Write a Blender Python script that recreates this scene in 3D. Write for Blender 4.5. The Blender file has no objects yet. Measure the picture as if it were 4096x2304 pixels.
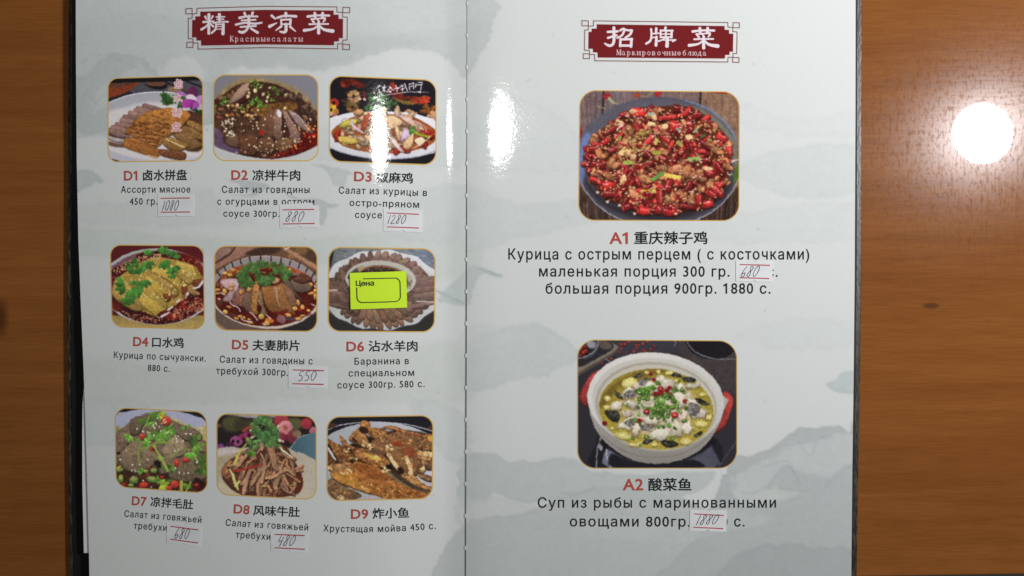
import bpy, math
import numpy as np
from mathutils import Vector, Matrix
SC = bpy.context.scene
C = SC.collection
# ---------------------------------------------------------------- camera, light, exposure
CAM_H = 0.39                       # phone held 39 cm above the table
FRAME_W = 0.575                    # table width seen by it
cam_d = bpy.data.cameras.new('camera'); cam = bpy.data.objects.new('camera', cam_d); C.objects.link(cam)
cam.location = (0, 0, CAM_H); cam.rotation_euler = (0, 0, 0)
cam_d.sensor_width = 36; cam_d.lens = 36*CAM_H/FRAME_W; cam_d.clip_start = .01; cam_d.clip_end = 50
SC.camera = cam
W = bpy.data.worlds.new('World'); SC.world = W; W.use_nodes = True
W.node_tree.nodes['Background'].inputs[0].default_value = (.95, 1.0, .93, 1)
W.node_tree.nodes['Background'].inputs[1].default_value = .03
def ceiling_lamp(loc, dia, watts, col, aim=None, spread=180, seen_from=None):
    l = bpy.data.lights.new('ceiling_lamp', 'AREA'); l.shape = 'DISK'; l.size = dia; l.energy = watts; l.color = col
    o = bpy.data.objects.new('ceiling_lamp', l); C.objects.link(o); o.location = loc
    if aim:          # a tilted oval spot, as round as it looks in the mirror of the table
        l.shape = 'ELLIPSE'; l.spread = math.radians(spread)
        n = np.array(Vector(aim)-Vector(loc)); n /= np.linalg.norm(n); r = np.array(Vector(loc)-Vector(seen_from)); r /= np.linalg.norm(r)
        M = np.stack([np.array(e)-r*(n@np.array(e))/(n@r) for e in ((1., 0, 0), (0, 1., 0))], 1)
        U, sv, _ = np.linalg.svd(M, full_matrices=False); x, y = U[:, 0], U[:, 1]; z = -n
        if np.cross(x, y)@z < 0: y = -y
        l.size, l.size_y = dia*sv[0], dia*sv[1]
        o.rotation_euler = Matrix(np.stack([x, y, z], 1).tolist()).to_euler()
    return o
ceiling_lamp((.805, .265, .80), .103, 4.75, (1.0, .965, .985), (.10, .30, 0), 104, (.264, .087, 0))      # mirrored in the table on the right
ceiling_lamp((-.024, .323, 1.0), .121, 1.9, (1.0, 1.0, .95))     # mirrored in the pages beside the spine
SC.view_settings.view_transform = 'Standard'; SC.view_settings.look = 'None'
SC.view_settings.gamma = 1; SC.view_settings.exposure = 0
SC.view_settings.use_curve_mapping = False
SC.render.engine = 'CYCLES'; SC.cycles.use_denoising = False; SC.cycles.max_bounces = 6

import numpy as np, math
# ---------------------------------------------------------------- painter for the printed pictures
def vnoise(h, w, cell, rng, oct=3, ax=1.0):
    out = np.zeros((h, w)); amp = 1.0; tot = 0
    for o in range(oct):
        cx, cy = max(cell*ax, 1.0), max(cell, 1.0)
        gw, gh = int(w/cx)+3, int(h/cy)+3
        g = rng.random((gh, gw))*2-1
        x = np.arange(w)/cx; y = np.arange(h)/cy
        xi = x.astype(int); yi = y.astype(int); fx = x-xi; fy = (y-yi)[:, None]
        fx = fx*fx*(3-2*fx); fy = fy*fy*(3-2*fy)
        a = g[yi][:, xi]*(1-fx)+g[yi][:, xi+1]*fx
        b = g[yi+1][:, xi]*(1-fx)+g[yi+1][:, xi+1]*fx
        out += amp*(a*(1-fy)+b*fy); tot += amp
        amp *= .6; cell *= .5
    return out/tot*1.6

def smooth(pts, n=4, closed=True):
    p = np.array(pts, float); m = len(p); out = []
    rngi = range(m if closed else m-1)
    for i in rngi:
        if closed: a, b, c, d = p[i-1], p[i], p[(i+1) % m], p[(i+2) % m]
        else: a, b, c, d = p[max(i-1, 0)], p[i], p[i+1], p[min(i+2, m-1)]
        for k in range(n):
            t = k/n
            out.append(.5*((2*b)+(c-a)*t+(2*a-5*b+4*c-d)*t*t+(3*b-a-3*c+d)*t**3))
    if not closed: out.append(p[-1])
    return np.array(out)

class Pic:
    def __init__(s, box, q, bg, seed=1):
        s.x0, s.y0, s.x1, s.y1 = box; s.q = q
        s.w = int((s.x1-s.x0)*q)+1; s.h = int((s.y1-s.y0)*q)+1
        s.a = np.empty((s.h, s.w, 3)); s.a[:] = bg
        s.r = np.random.default_rng(seed)
        s.n1 = vnoise(s.h, s.w, 5, s.r); s.n2 = vnoise(s.h, s.w, 16, s.r); s.n3 = s.r.random((s.h, s.w))*2-1
        s.nx = vnoise(s.h, s.w, 2.2, s.r, 2, 6)
    def _win(s, p, pad):
        q = s.q
        ax = max(int((p[:, 0].min()-pad-s.x0)*q), 0); bx = min(int((p[:, 0].max()+pad-s.x0)*q)+2, s.w)
        ay = max(int((p[:, 1].min()-pad-s.y0)*q), 0); by = min(int((p[:, 1].max()+pad-s.y0)*q)+2, s.h)
        if ax >= bx or ay >= by: return None
        X, Y = np.meshgrid(s.x0+np.arange(ax, bx)/q, s.y0+np.arange(ay, by)/q)
        return ax, bx, ay, by, X, Y
    def _put(s, W, al, col, tex=0, grad=None, streak=0):
        ax, bx, ay, by, X, Y = W
        c = np.empty(al.shape+(3,)); c[:] = col
        m = np.ones(al.shape)
        if tex: m = m*(1+tex*(.55*s.n1[ay:by, ax:bx]+.35*s.n2[ay:by, ax:bx]+.12*s.n3[ay:by, ax:bx]))
        if streak: m = m*(1+streak*s.nx[ay:by, ax:bx])
        if grad:
            an, am = grad; d = X*math.cos(math.radians(an))+Y*math.sin(math.radians(an))
            d = (d-d.min())/max(d.max()-d.min(), 1e-6)*2-1
            m = m*(1+am*d)
        c = c*m[..., None]
        v = s.a[ay:by, ax:bx]; v += (c-v)*al[..., None]
    def poly(s, pts, col, soft=5, tex=.12, grad=None, sm=3, rim=None, alpha=1, streak=0, wob=0):
        p = smooth(pts, sm) if sm > 1 else np.array(pts, float)
        W = s._win(p, soft+2)
        if W is None: return
        X, Y = W[4], W[5]
        if wob:
            X = X+wob*s.n1[W[2]:W[3], W[0]:W[1]]; Y = Y+wob*s.n2[W[2]:W[3], W[0]:W[1]]
        ins = np.zeros(X.shape, bool); dd = np.full(X.shape, 1e12)
        b = np.roll(p, -1, 0)
        for (x1, y1), (x2, y2) in zip(p, b):
            ex, ey = x2-x1, y2-y1; L = ex*ex+ey*ey
            if L < 1e-9: continue
            t = np.clip(((X-x1)*ex+(Y-y1)*ey)/L, 0, 1)
            dd = np.minimum(dd, (X-x1-t*ex)**2+(Y-y1-t*ey)**2)
            if y1 != y2: ins ^= ((y1 > Y) != (y2 > Y)) & (X < (x2-x1)*(Y-y1)/(y2-y1)+x1)
        d = np.sqrt(dd); sd = np.where(ins, -d, d)
        al = np.clip(.5-sd/soft, 0, 1)*alpha
        s._put(W, al, col, tex, grad, streak)
        if rim:
            rd, rf = rim; k = np.clip(1+sd/rd, 0, 1)*(al > .3)*ins
            v = s.a[W[2]:W[3], W[0]:W[1]]; v *= (1+(rf-1)*k)[..., None]
    def ell(s, cx, cy, rx, ry, col, rot=0, soft=5, tex=.08, grad=None, alpha=1, rim=None):
        n = 14; t = np.arange(n)/n*2*math.pi; ca, sa = math.cos(math.radians(rot)), math.sin(math.radians(rot))
        s.poly(np.stack([cx+rx*np.cos(t)*ca-ry*np.sin(t)*sa, cy+rx*np.cos(t)*sa+ry*np.sin(t)*ca], 1), col, soft, tex, grad, 2 if max(rx, ry) > 60 else 1, rim, alpha)
    def dot(s, cx, cy, rx, ry, rot, col, alpha=1):      # quick small ellipse
        R = max(rx, ry)+3/s.q*.4
        W = s._win(np.array([[cx-R, cy-R], [cx+R, cy+R]]), 2)
        if W is None: return
        ca, sa = math.cos(rot), math.sin(rot); X = W[4]-cx; Y = W[5]-cy
        u = (X*ca+Y*sa)/rx; v = (-X*sa+Y*ca)/ry
        d = (np.sqrt(u*u+v*v)-1)*min(rx, ry)*s.q
        s._put(W, np.clip(.5-d, 0, 1)*alpha, col)
    def line(s, pts, w, col, soft=4, tex=.08, sm=3, alpha=1, grad=None):
        p = smooth(pts, sm, False) if (sm > 1 and len(pts) > 2) else np.array(pts, float)
        n = len(p); wid = np.interp(np.linspace(0, 1, n), np.linspace(0, 1, len(np.atleast_1d(w))), np.atleast_1d(w).astype(float))/2
        W = s._win(p, wid.max()+soft)
        if W is None: return
        X, Y = W[4], W[5]; sd = np.full(X.shape, 1e9)
        for i in range(n-1):
            (x1, y1), (x2, y2) = p[i], p[i+1]; ex, ey = x2-x1, y2-y1; L = ex*ex+ey*ey+1e-9
            t = np.clip(((X-x1)*ex+(Y-y1)*ey)/L, 0, 1)
            sd = np.minimum(sd, np.hypot(X-x1-t*ex, Y-y1-t*ey)-(wid[i]+(wid[i+1]-wid[i])*t))
        s._put(W, np.clip(.5-sd/soft, 0, 1)*alpha, col, tex, grad)
    # ---- food helpers
    def rnd(s, a, b): return a+(b-a)*s.r.random()
    def jit(s, col, k=.15):
        f = 1+k*(s.r.random()*2-1); return tuple(max(0, c*f*(1+.25*k*(s.r.random()*2-1))) for c in col)
    def inside(s, reg, n):
        reg = np.array(reg, float); lo, hi = reg.min(0), reg.max(0); out = []
        b = np.roll(reg, -1, 0)
        while len(out) < n:
            x, y = lo+(hi-lo)*s.r.random(2); c = False
            for (x1, y1), (x2, y2) in zip(reg, b):
                if (y1 > y) != (y2 > y) and x < (x2-x1)*(y-y1)/(y2-y1)+x1: c = not c
            if c: out.append((x, y))
        return out
    def seeds(s, reg, n, size, col, asp=.6, k=.2, alpha=1, dark=None):
        for x, y in s.inside(reg, n):
            z = size*s.rnd(.7, 1.25); a = s.rnd(0, math.pi)
            if dark is not None: s.dot(x+z*.3, y+z*.5, z*1.15, z*asp*1.25, a, dark, .6)
            s.dot(x, y, z, z*asp, a, s.jit(col, k), alpha)
    def chunk(s, cx, cy, r, col, asp=.7, rot=None, tex=.2, hi=None, shadow=(20, 8, 6), n=7):
        rot = s.rnd(0, 180) if rot is None else rot; ca, sa = math.cos(math.radians(rot)), math.sin(math.radians(rot))
        t = (np.arange(n)+s.r.random(n)*.5)/n*2*math.pi; R = r*(.8+.35*s.r.random(n))
        x = R*np.cos(t); y = R*asp*np.sin(t)
        p = np.stack([cx+x*ca-y*sa, cy+x*sa+y*ca], 1)
        if shadow is not None: s.poly(p+[r*.08, r*.2], shadow, r*.35, 0, sm=2, alpha=.6)
        s.poly(p, col, 5, tex, (90, -.22), 2, (r*.35, .72))
        if hi is not None:
            s.line([(cx-r*.4*ca, cy-r*.4*sa-r*.2), (cx+r*.35*ca, cy+r*.35*sa-r*.22)], r*.16, hi, 5, alpha=.8)
    def leaf(s, cx, cy, r, col, rot=0, lobes=5):
        for i in range(lobes):
            a = math.radians(rot+(i-(lobes-1)/2)*38); d = r*.55
            x, y = cx+math.cos(a)*d, cy+math.sin(a)*d; c = s.jit(col, .2)
            px, py = -math.sin(a), math.cos(a); L = r*s.rnd(.5, .75); w = L*.55
            tip = (x+math.cos(a)*L, y+math.sin(a)*L)
            s.poly([(cx, cy), (x+px*w, y+py*w), (tip[0]+px*w*.45, tip[1]+py*w*.45), tip, (tip[0]-px*w*.45, tip[1]-py*w*.45), (x-px*w, y-py*w)], c, 5, .18, (90, -.18), 1)
            s.line([(cx, cy), tip], 5, tuple(min(255, v*1.35) for v in c), 4, alpha=.5)
    def slab(s, pts, col, edge=(50, 30, 22), hi=None, tex=.16, sh=14, sm=3, streak=0, grad=(90, -.15)):
        p = np.array(pts, float)
        s.poly(p+[sh*.3, sh], edge, 10, .05, sm=sm, alpha=.85)
        s.poly(p, col, 5, tex, grad, sm, (26, .8), streak=streak)
        if hi is not None:
            m = p.mean(0); s.line(list((p*.75+m*.25)[:max(2, len(p)//2)]), 7, hi, 6, alpha=.55)

def glyphs(P, strokes, ox, oy, sx, sy, w, col, soft=3):
    for st in strokes: P.line([(ox+x*sx, oy+y*sy) for x, y in st], w, col, soft, 0, 1)
# ---------------------------------------------------------------- the printed dish pictures
GOLD = (178, 142, 62)
def pic_meat_platter():      # D1
    P = Pic((100, 60, 1510, 1345), .2, (34, 33, 34), 11)
    P.poly([(520, 180), (1510, 140), (1510, 430), (900, 340), (480, 350)], (66, 66, 72), 30, .1)
    P.poly([(100, 185), (545, 175), (500, 240), (400, 315), (250, 372), (100, 395)], (118, 50, 24), 14, .2)
    P.poly([(100, 185), (470, 178), (400, 225), (250, 250), (100, 260)], (84, 50, 36), 24, .3)
    P.poly([(660, 200), (960, 190), (950, 270), (850, 285), (720, 255)], (22, 18, 17), 20)
    P.ell(815, 195, 150, 42, (92, 62, 44), 0, 16)
    P.line([(940, 170), (1280, 320)], 26, (34, 28, 27)); P.line([(1240, 160), (1510, 260)], 24, (26, 24, 26)); P.line([(1150, 260), (1290, 320)], 20, (88, 58, 42))
    P.ell(1080, 285, 100, 48, (118, 98, 66), 0, 14)
    P.poly([(80, 60), (1510, 50), (1510, 148), (800, 172), (80, 190)], (20, 20, 20), 6, .05, sm=1)
    P.poly([(80, 495), (300, 402), (500, 348), (750, 320), (960, 320), (1100, 336), (1300, 384), (1520, 470), (1520, 1380), (60, 1380)], (146, 151, 155), 6, .03, (90, .06), 1)
    P.poly([(60, 660), (350, 545), (600, 480), (900, 470), (1300, 560), (1520, 700), (1520, 1200), (1100, 1300), (500, 1290), (60, 1120)], (172, 172, 168), 60, .03)
    P.poly([(60, 1160), (300, 1220), (600, 1300), (1000, 1330), (1300, 1300), (1520, 1230), (1520, 1400), (60, 1400)], (150, 155, 160), 26, .03)
    P.line([(80, 490), (300, 402), (500, 348), (750, 320), (960, 320), (1100, 336)], 12, (196, 200, 202))
    for i in range(7): P.leaf(930+i*40, 400+(i % 3)*50, 75, (42, 78, 30), P.rnd(0, 360), 4)
    for i in range(5): P.leaf(1350+i*35, 590+(i % 2)*50, 70, (30, 52, 26), P.rnd(0, 360), 4)
    P.poly([(1270, 330), (1290, 260), (1350, 240), (1400, 270), (1420, 330), (1380, 410), (1310, 400)], (84, 28, 66), 8, .2)
    P.poly([(1090, 340), (1150, 310), (1220, 330), (1280, 400), (1210, 385)], (150, 92, 152), 8, .15)
    P.poly([(1390, 400), (1500, 360), (1500, 440), (1400, 450)], (160, 112, 160), 8, .15)
    P.ell(1320, 400, 75, 45, (188, 172, 176), 15, 16)
    P.poly([(1175, 480), (1220, 430), (1320, 420), (1380, 450), (1330, 530), (1250, 550), (1190, 530)], (136, 42, 124), 8, .18, (20, -.2))
    P.poly([(1330, 560), (1350, 490), (1400, 450), (1440, 500), (1420, 540), (1320, 580)], (140, 60, 136), 8, .18)
    P.poly([(1430, 460), (1500, 450), (1500, 510)], (150, 90, 150), 8)
    P.poly([(1200, 600), (1500, 690), (1500, 1130), (1260, 1170), (1100, 960)], (72, 46, 28), 26, .3)
    sl = [(620, 490, 880, 550), (525, 530, 800, 600), (490, 560, 720, 625), (420, 595, 680, 665), (335, 650, 640, 705), (295, 700, 560, 745), (225, 760, 530, 810), (160, 805, 480, 885), (118, 850, 440, 965)]
    for x, y, a, b in sl:
        P.slab([(x, y), (x+60, y-2), (a, b), (a+40, b+60), (a-140, b+30), (x-6, y+62)], P.jit((128, 98, 84), .1), (52, 34, 27), (168, 146, 136), .16, 15, 2)
    P.slab([(100, 900), (240, 960), (420, 985), (400, 1060), (200, 1010), (100, 960)], (82, 60, 50), (44, 30, 24))
    P.slab([(100, 950), (250, 985), (400, 1010), (380, 1060), (200, 1030), (100, 985)], (158, 152, 146), (60, 44, 36))
    P.slab([(100, 1030), (250, 1065), (400, 1080), (390, 1112), (220, 1105), (100, 1065)], (112, 80, 62), (90, 80, 70))
    P.slab([(1220, 740), (1330, 730), (1500, 820), (1500, 900), (1330, 840)], (122, 90, 42), (45, 28, 14), (190, 170, 110))
    P.slab([(1130, 820), (1260, 810), (1500, 930), (1500, 1020), (1300, 960), (1140, 910)], (110, 78, 36), (45, 28, 14), (150, 120, 70))
    P.slab([(1050, 930), (1220, 905), (1330, 960), (1490, 1080), (1420, 1120), (1270, 1160), (1150, 1020)], (112, 82, 44), (48, 30, 16), (160, 132, 80))
    P.slab([(590, 655), (750, 588), (1000, 545), (1200, 578), (1318, 655), (1225, 770), (1080, 910), (900, 972), (700, 940), (372, 925), (450, 790)], (152, 100, 40), (60, 36, 16), None, .22, 18, 3)
    P.slab([(380, 900), (600, 930), (900, 965), (880, 1080), (760, 1110), (600, 1020), (480, 960)], (146, 94, 42), (60, 34, 16), None, .2)
    def comb(reg, n, rx, ry):
        for x, y in P.inside(reg, n): P.dot(x, y, rx*P.rnd(.6, 1.3), ry*P.rnd(.6, 1.3), .25, P.jit((98, 54, 18), .15), .75); P.dot(x+6, y+ry+4, rx, 5, .25, (190, 138, 70), .5)
    comb([(450, 780), (900, 720), (1050, 830), (860, 960), (420, 920)], 110, 26, 15)
    comb([(640, 650), (1000, 580), (1220, 620), (1150, 750), (650, 760)], 70, 26, 7)
    comb([(520, 960), (880, 1000), (850, 1080), (700, 1060)], 26, 24, 18)
    P.slab([(360, 1000), (480, 972), (650, 1060), (865, 1155), (830, 1270), (700, 1240), (540, 1190), (352, 1115)], (146, 92, 38), (110, 90, 66), None, .2, 10)
    for k in range(6): P.line([(400+k*8, 1020+k*24), (560, 1050+k*26), (800-k*6, 1155+k*16)], 9, (92, 50, 18), 6, alpha=.8); P.line([(400+k*8, 1032+k*24), (560, 1062+k*26), (800-k*6, 1167+k*16)], 6, (190, 136, 70), 5, alpha=.6)
    P.line([(700, 1240), (830, 1268)], 22, (170, 134, 82), 8)
    P.slab([(900, 1000), (1000, 965), (1150, 1020), (1295, 1075), (1240, 1140), (1090, 1175), (920, 1085)], (128, 92, 40), (50, 30, 15), (214, 200, 150))
    for k in range(9): P.line([(960+k*26, 1000+k*14), (1010+k*27, 1030+k*10)], 13, (206, 192, 140), 6, alpha=.7)
    P.slab([(860, 1150), (1060, 1160), (1240, 1200), (1220, 1300), (1080, 1290), (880, 1235)], (104, 62, 34), (96, 84, 72), (160, 110, 76), .25)
    for k in range(22): P.line([(1230+P.rnd(0, 230), 740+P.rnd(0, 240))]*1+[(1290+P.rnd(0, 200), 780+P.rnd(0, 220))], 7, (176, 150, 88), 6, alpha=.25)
    P.poly([(180, 1290), (330, 1345), (160, 1360), (140, 1300)], (30, 32, 28), 10)
    ch = [[[(.35, 0), (.4, .3)], [(.42, .15), (.75, .1)], [(.1, .4), (.9, .3), (.85, .95)], [(.1, .4), (.2, 1), (.85, .95)], [(.3, .5), (.7, .8)], [(.7, .45), (.3, .85)]],
          [[(.5, 0), (.52, .9), (.35, .85)], [(.05, .35), (.35, .35), (.1, .85)], [(.85, .2), (.6, .4), (.95, .8)]],
          [[(.05, .25), (.4, .2)], [(.22, 0), (.25, .9), (.1, .85)], [(.02, .65), (.4, .5)], [(.55, .05), (.6, .15)], [(.9, 0), (.8, .15)], [(.5, .3), (.95, .22)], [(.45, .55), (1, .5)], [(.62, .25), (.5, .95)], [(.82, .25), (.82, 1)]],
          [[(.5, 0), (.4, .12)], [(.3, .15), (.2, .5)], [(.3, .15), (.75, .12), (.72, .5)], [(.05, .32), (.95, .28)], [(.2, .6), (.25, .95)], [(.2, .6), (.8, .58), (.75, .92)], [(.42, .6), (.42, .92)], [(.6, .6), (.6, .92)], [(0, .98), (1, .92)]]]
    for g, (ox, oy) in zip(ch, [(1072, 140), (1060, 350), (1046, 560), (1040, 765)]):
        glyphs(P, g, ox, oy, 130, 118, 30, (196, 186, 184), 6); glyphs(P, g, ox, oy, 130, 118, 10, (150, 84, 88), 4)
    return P, [(108, 115), (1495, 75), (1500, 1320), (110, 1340)], (160, 164, 160), .11

def pic_beef_bowl():         # D2
    P = Pic((70, 50, 1620, 1330), .2, (112, 114, 120), 12)
    P.poly([(60, 640), (130, 400), (300, 220), (560, 110), (880, 130), (1200, 230), (1420, 370), (1620, 640), (1620, 760), (60, 760)], (138, 118, 70), 90, .25)
    P.poly([(60, 500), (200, 380), (420, 220), (700, 170), (1000, 210), (1250, 340), (1440, 480), (1620, 700), (1620, 1080), (1330, 1210), (1000, 1285), (700, 1270), (380, 1210), (60, 1080)], (62, 36, 26), 22, .4)
    P.poly([(60, 1075), (200, 1140), (420, 1215), (700, 1275), (950, 1290), (1250, 1245), (1480, 1150), (1640, 1065), (1640, 1360), (60, 1360)], (166, 172, 168), 8, .03)
    P.poly([(70, 840), (190, 880), (270, 1010), (440, 1130), (440, 1215), (60, 1075)], (88, 68, 92), 16, .25)
    P.poly([(1290, 1000), (1620, 880), (1620, 1060), (1400, 1180), (1060, 1270), (900, 1280), (1100, 1120)], (92, 20, 16), 30, .4)
    for x, y in P.inside([(1250, 1000), (1600, 800), (1600, 1050), (1300, 1200), (1080, 1220)], 26): P.chunk(x, y, P.rnd(22, 48), P.jit((134, 26, 16), .3), .8, tex=.2)
    for x, y in P.inside([(90, 480), (420, 260), (600, 200), (640, 420), (420, 640), (100, 760)], 40): P.chunk(x, y, P.rnd(30, 70), P.jit((104, 66, 44), .35), .6)
    for x, y in P.inside([(1000, 260), (1440, 420), (1600, 660), (1450, 760), (1250, 480)], 30): P.chunk(x, y, P.rnd(30, 60), P.jit((96, 70, 54), .35), .6)
    P.slab([(310, 490), (370, 370), (480, 240), (600, 170), (600, 220), (560, 330), (440, 440)], (150, 122, 100), (70, 40, 30), (170, 150, 110))
    P.slab([(420, 480), (560, 360), (590, 400), (500, 480)], (74, 26, 26), (30, 14, 12))
    P.poly([(640, 560), (980, 480), (1250, 480), (1300, 560), (1100, 620), (900, 700), (700, 640)], (120, 82, 34), 16, .4)
    for x, y in P.inside([(1000, 470), (1240, 430), (1260, 540), (1150, 580), (860, 620), (780, 680), (740, 640)], 60): P.dot(x, y, 14, 10, P.rnd(0, 3), P.jit((74, 44, 18), .2), .7)
    P.poly([(80, 760), (420, 660), (760, 760), (740, 980), (500, 960), (260, 1090), (200, 880)], (74, 48, 32), 20, .4)
    P.slab([(760, 720), (860, 640), (960, 560), (970, 780), (960, 960), (800, 970), (740, 880)], (104, 70, 50), (34, 20, 15), None, .25)
    P.slab([(985, 560), (1060, 600), (1080, 740), (1070, 860), (1090, 960), (990, 1000), (950, 880), (955, 720)], (128, 96, 76), (34, 20, 15), (190, 180, 176), .22)
    P.slab([(1080, 570), (1160, 620), (1230, 740), (1340, 920), (1320, 1060), (1230, 1060), (1190, 900), (1130, 740)], (132, 100, 84), (34, 18, 14), (190, 180, 176), .22)
    P.slab([(1170, 590), (1280, 620), (1400, 740), (1530, 900), (1420, 880), (1300, 790)], (134, 112, 104), (34, 18, 14), (210, 205, 204), .22)
    P.slab([(740, 1000), (920, 970), (980, 1130), (960, 1180), (730, 1170)], (98, 66, 44), (34, 18, 12), None, .25)
    P.slab([(480, 960), (700, 950), (720, 1150), (640, 1230), (480, 1200)], (94, 58, 38), (34, 18, 12), None, .28)
    P.slab([(990, 1010), (1200, 980), (1250, 1060), (1130, 1180), (1000, 1150)], (110, 78, 48), (34, 18, 12), None, .25)
    P.slab([(260, 1050), (330, 940), (440, 960), (450, 1110), (350, 1110)], (100, 72, 54), (40, 24, 18), None, .25)
    P.ell(1040, 630, 32, 60, (196, 192, 192), -15, 10, .2); P.ell(785, 905, 36, 38, (150, 32, 24), 0, 8)
    for x, y in P.inside([(130, 560), (560, 480), (700, 620), (640, 780), (430, 660), (140, 680)], 14): P.chunk(x, y, P.rnd(24, 44), P.jit((158, 120, 56), .25), .6)
    for x, y, r in [(660, 190, 60), (760, 200, 55), (700, 250, 50), (960, 260, 50), (1030, 330, 50), (870, 350, 45), (700, 470, 90), (760, 500, 70), (730, 420, 50), (510, 540, 50), (940, 420, 45), (250, 440, 70), (200, 490, 45), (110, 540, 45), (840, 520, 35), (640, 480, 50)]:
        for k in range(7): P.chunk(x+P.rnd(-r, r)*.6, y+P.rnd(-r, r)*.6, r*.34, P.jit((96, 142, 46), .3), .7, tex=.1)
    for x, y in [(810, 350), (900, 260), (690, 300), (770, 250), (1130, 360), (870, 400), (590, 385), (590, 280), (600, 330), (430, 510), (730, 580), (500, 610), (860, 455), (300, 520), (1120, 555)]: P.chunk(x, y, P.rnd(20, 34), P.jit((190, 170, 116), .2), .8, tex=.1)
    P.seeds([(200, 760), (380, 680), (400, 960), (260, 980)], 42, 17, (196, 184, 154), .6, .15)
    P.seeds([(400, 620), (1500, 700), (1450, 1000), (1000, 1250), (420, 1210)], 75, 14, (196, 178, 140), .6, .2)
    P.seeds([(480, 1180), (1100, 1180), (1000, 1280), (560, 1240)], 18, 12, (206, 150, 120), .6, .2)
    P.seeds([(1250, 800), (1560, 760), (1590, 1000), (1200, 1200)], 24, 16, (206, 132, 70), .7, .3)
    return P, [(78, 62), (1610, 62), (1610, 1325), (80, 1322)], (172, 176, 173), .12

def pic_pepper_chicken():    # D3
    P = Pic((80, 60, 1670, 1395), .2, (30, 28, 34), 13)
    for x, y in P.inside([(230, 130), (600, 160), (560, 260), (300, 230)], 14): P.poly([(x-60, y), (x, y-26), (x+80, y+6), (x, y+24)], P.jit((104, 32, 22), .4), 14, .4)
    for x, y in P.inside([(940, 160), (1120, 160), (1180, 460), (1000, 400)], 16): P.poly([(x-50, y), (x, y-50), (x+60, y+10), (x, y+40)], P.jit((98, 30, 24), .4), 18, .4)
    for x, y in P.inside([(1180, 400), (1480, 370), (1640, 440), (1340, 500), (1210, 470)], 14): P.poly([(x-70, y+10), (x, y-26), (x+80, y-4), (x, y+22)], P.jit((150, 50, 26), .35), 10, .3)
    P.poly([(1000, 390), (1120, 430), (1300, 460), (1330, 500), (1200, 500), (1080, 450)], (120, 96, 36), 14, .3)
    for x, y in P.inside([(1440, 560), (1640, 500), (1640, 640), (1480, 610)], 12): P.leaf(x, y, 50, (124, 74, 24), P.rnd(0, 360), 4)
    for x, y in P.inside([(230, 330), (600, 300), (560, 580), (340, 560)], 22): P.chunk(x, y, P.rnd(30, 60), P.jit((66, 54, 34), .4), .8)
    for cx, cy, r, c in [(455, 385, 95, (168, 132, 84)), (435, 540, 88, (112, 84, 48))]:
        for k in range(9):
            a = k/9*6.28; P.ell(cx+math.cos(a)*r*.6, cy+math.sin(a)*r*.6, r*.42, r*.34, P.jit(c, .2), k*40, 8)
        P.ell(cx, cy, r*.3, r*.3, (60, 44, 26), 0, 10)
    P.ell(165, 478, 72, 66, (168, 44, 30), 0, 8); P.ell(160, 480, 26, 24, (40, 16, 14), 0, 8)
    for k in range(8): P.ell(130+math.cos(k*.785)*52, 575+math.sin(k*.785)*52, 36, 28, P.jit((196, 158, 40), .12), k*45, 6)
    P.ell(120, 575, 26, 26, (60, 40, 20), 0, 8); P.ell(205, 600, 36, 48, (160, 110, 40), 0, 8)
    P.seeds([(110, 640), (220, 630), (210, 690), (120, 690)], 10, 22, (190, 120, 110), .8, .3)
    P.line([(600, 320), (615, 350), (600, 420)], 24, (150, 34, 24)); P.line([(340, 410), (740, 330)], 10, (90, 60, 80))
    for x, y in [(540, 420), (610, 425), (745, 330)]: P.ell(x, y, 22, 20, (206, 180, 176), 0, 6)
    for x, y in P.inside([(1160, 590), (1400, 570), (1350, 640), (1200, 620)], 9): P.ell(x, y, 24, 20, P.jit((180, 140, 100), .15), 0, 6)
    for x, y in P.inside([(1500, 640), (1645, 600), (1645, 750), (1560, 720)], 13): P.ell(x, y, 28, 24, P.jit((170, 130, 92), .15), 0, 6)
    P.poly([(70, 740), (200, 670), (430, 615), (860, 600), (1240, 615), (1450, 665), (1670, 770), (1670, 1150), (1400, 1245), (1000, 1285), (750, 1280), (420, 1225), (200, 1160), (70, 1090)], (196, 204, 208), 6, .03, (90, -.05))
    P.line([(80, 1100), (200, 1165), (420, 1230), (750, 1285), (1000, 1290), (1400, 1250), (1670, 1155)], 16, (150, 160, 172), 8)
    P.poly([(130, 900), (220, 800), (500, 660), (900, 640), (1250, 660), (1480, 760), (1660, 900), (1600, 1060), (1350, 1160), (1000, 1210), (700, 1200), (350, 1120), (180, 1010)], (150, 84, 38), 8, .25)
    for x, y in P.inside([(140, 900), (260, 860), (330, 980), (200, 1030)], 10): P.chunk(x, y, 40, P.jit((150, 44, 22), .3), .7)
    for x, y in P.inside([(950, 1160), (1300, 1040), (1620, 900), (1500, 1090), (1100, 1210)], 18): P.chunk(x, y, P.rnd(40, 70), P.jit((152, 34, 20), .25), .6)
    P.poly([(1420, 860), (1640, 890), (1610, 920), (1430, 900)], (160, 40, 26), 8)
    for x, y in P.inside([(270, 800), (500, 650), (820, 590), (1150, 570), (1400, 740), (1400, 900), (1200, 1090), (900, 1180), (500, 1140), (260, 960)], 95):
        P.chunk(x, y, P.rnd(40, 95), P.jit((190, 158, 116), .2), .5, tex=.22, shadow=(70, 40, 28))
    P.slab([(445, 610), (520, 565), (600, 590), (560, 650), (470, 645)], (190, 146, 96), (60, 40, 26))
    P.slab([(550, 870), (600, 690), (680, 620), (700, 680), (640, 820), (590, 890)], (178, 78, 44), (80, 40, 26))
    P.slab([(940, 660), (1080, 680), (1150, 730), (1140, 790), (960, 870), (940, 760)], (206, 172, 128), (90, 60, 40), (226, 206, 176))
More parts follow.
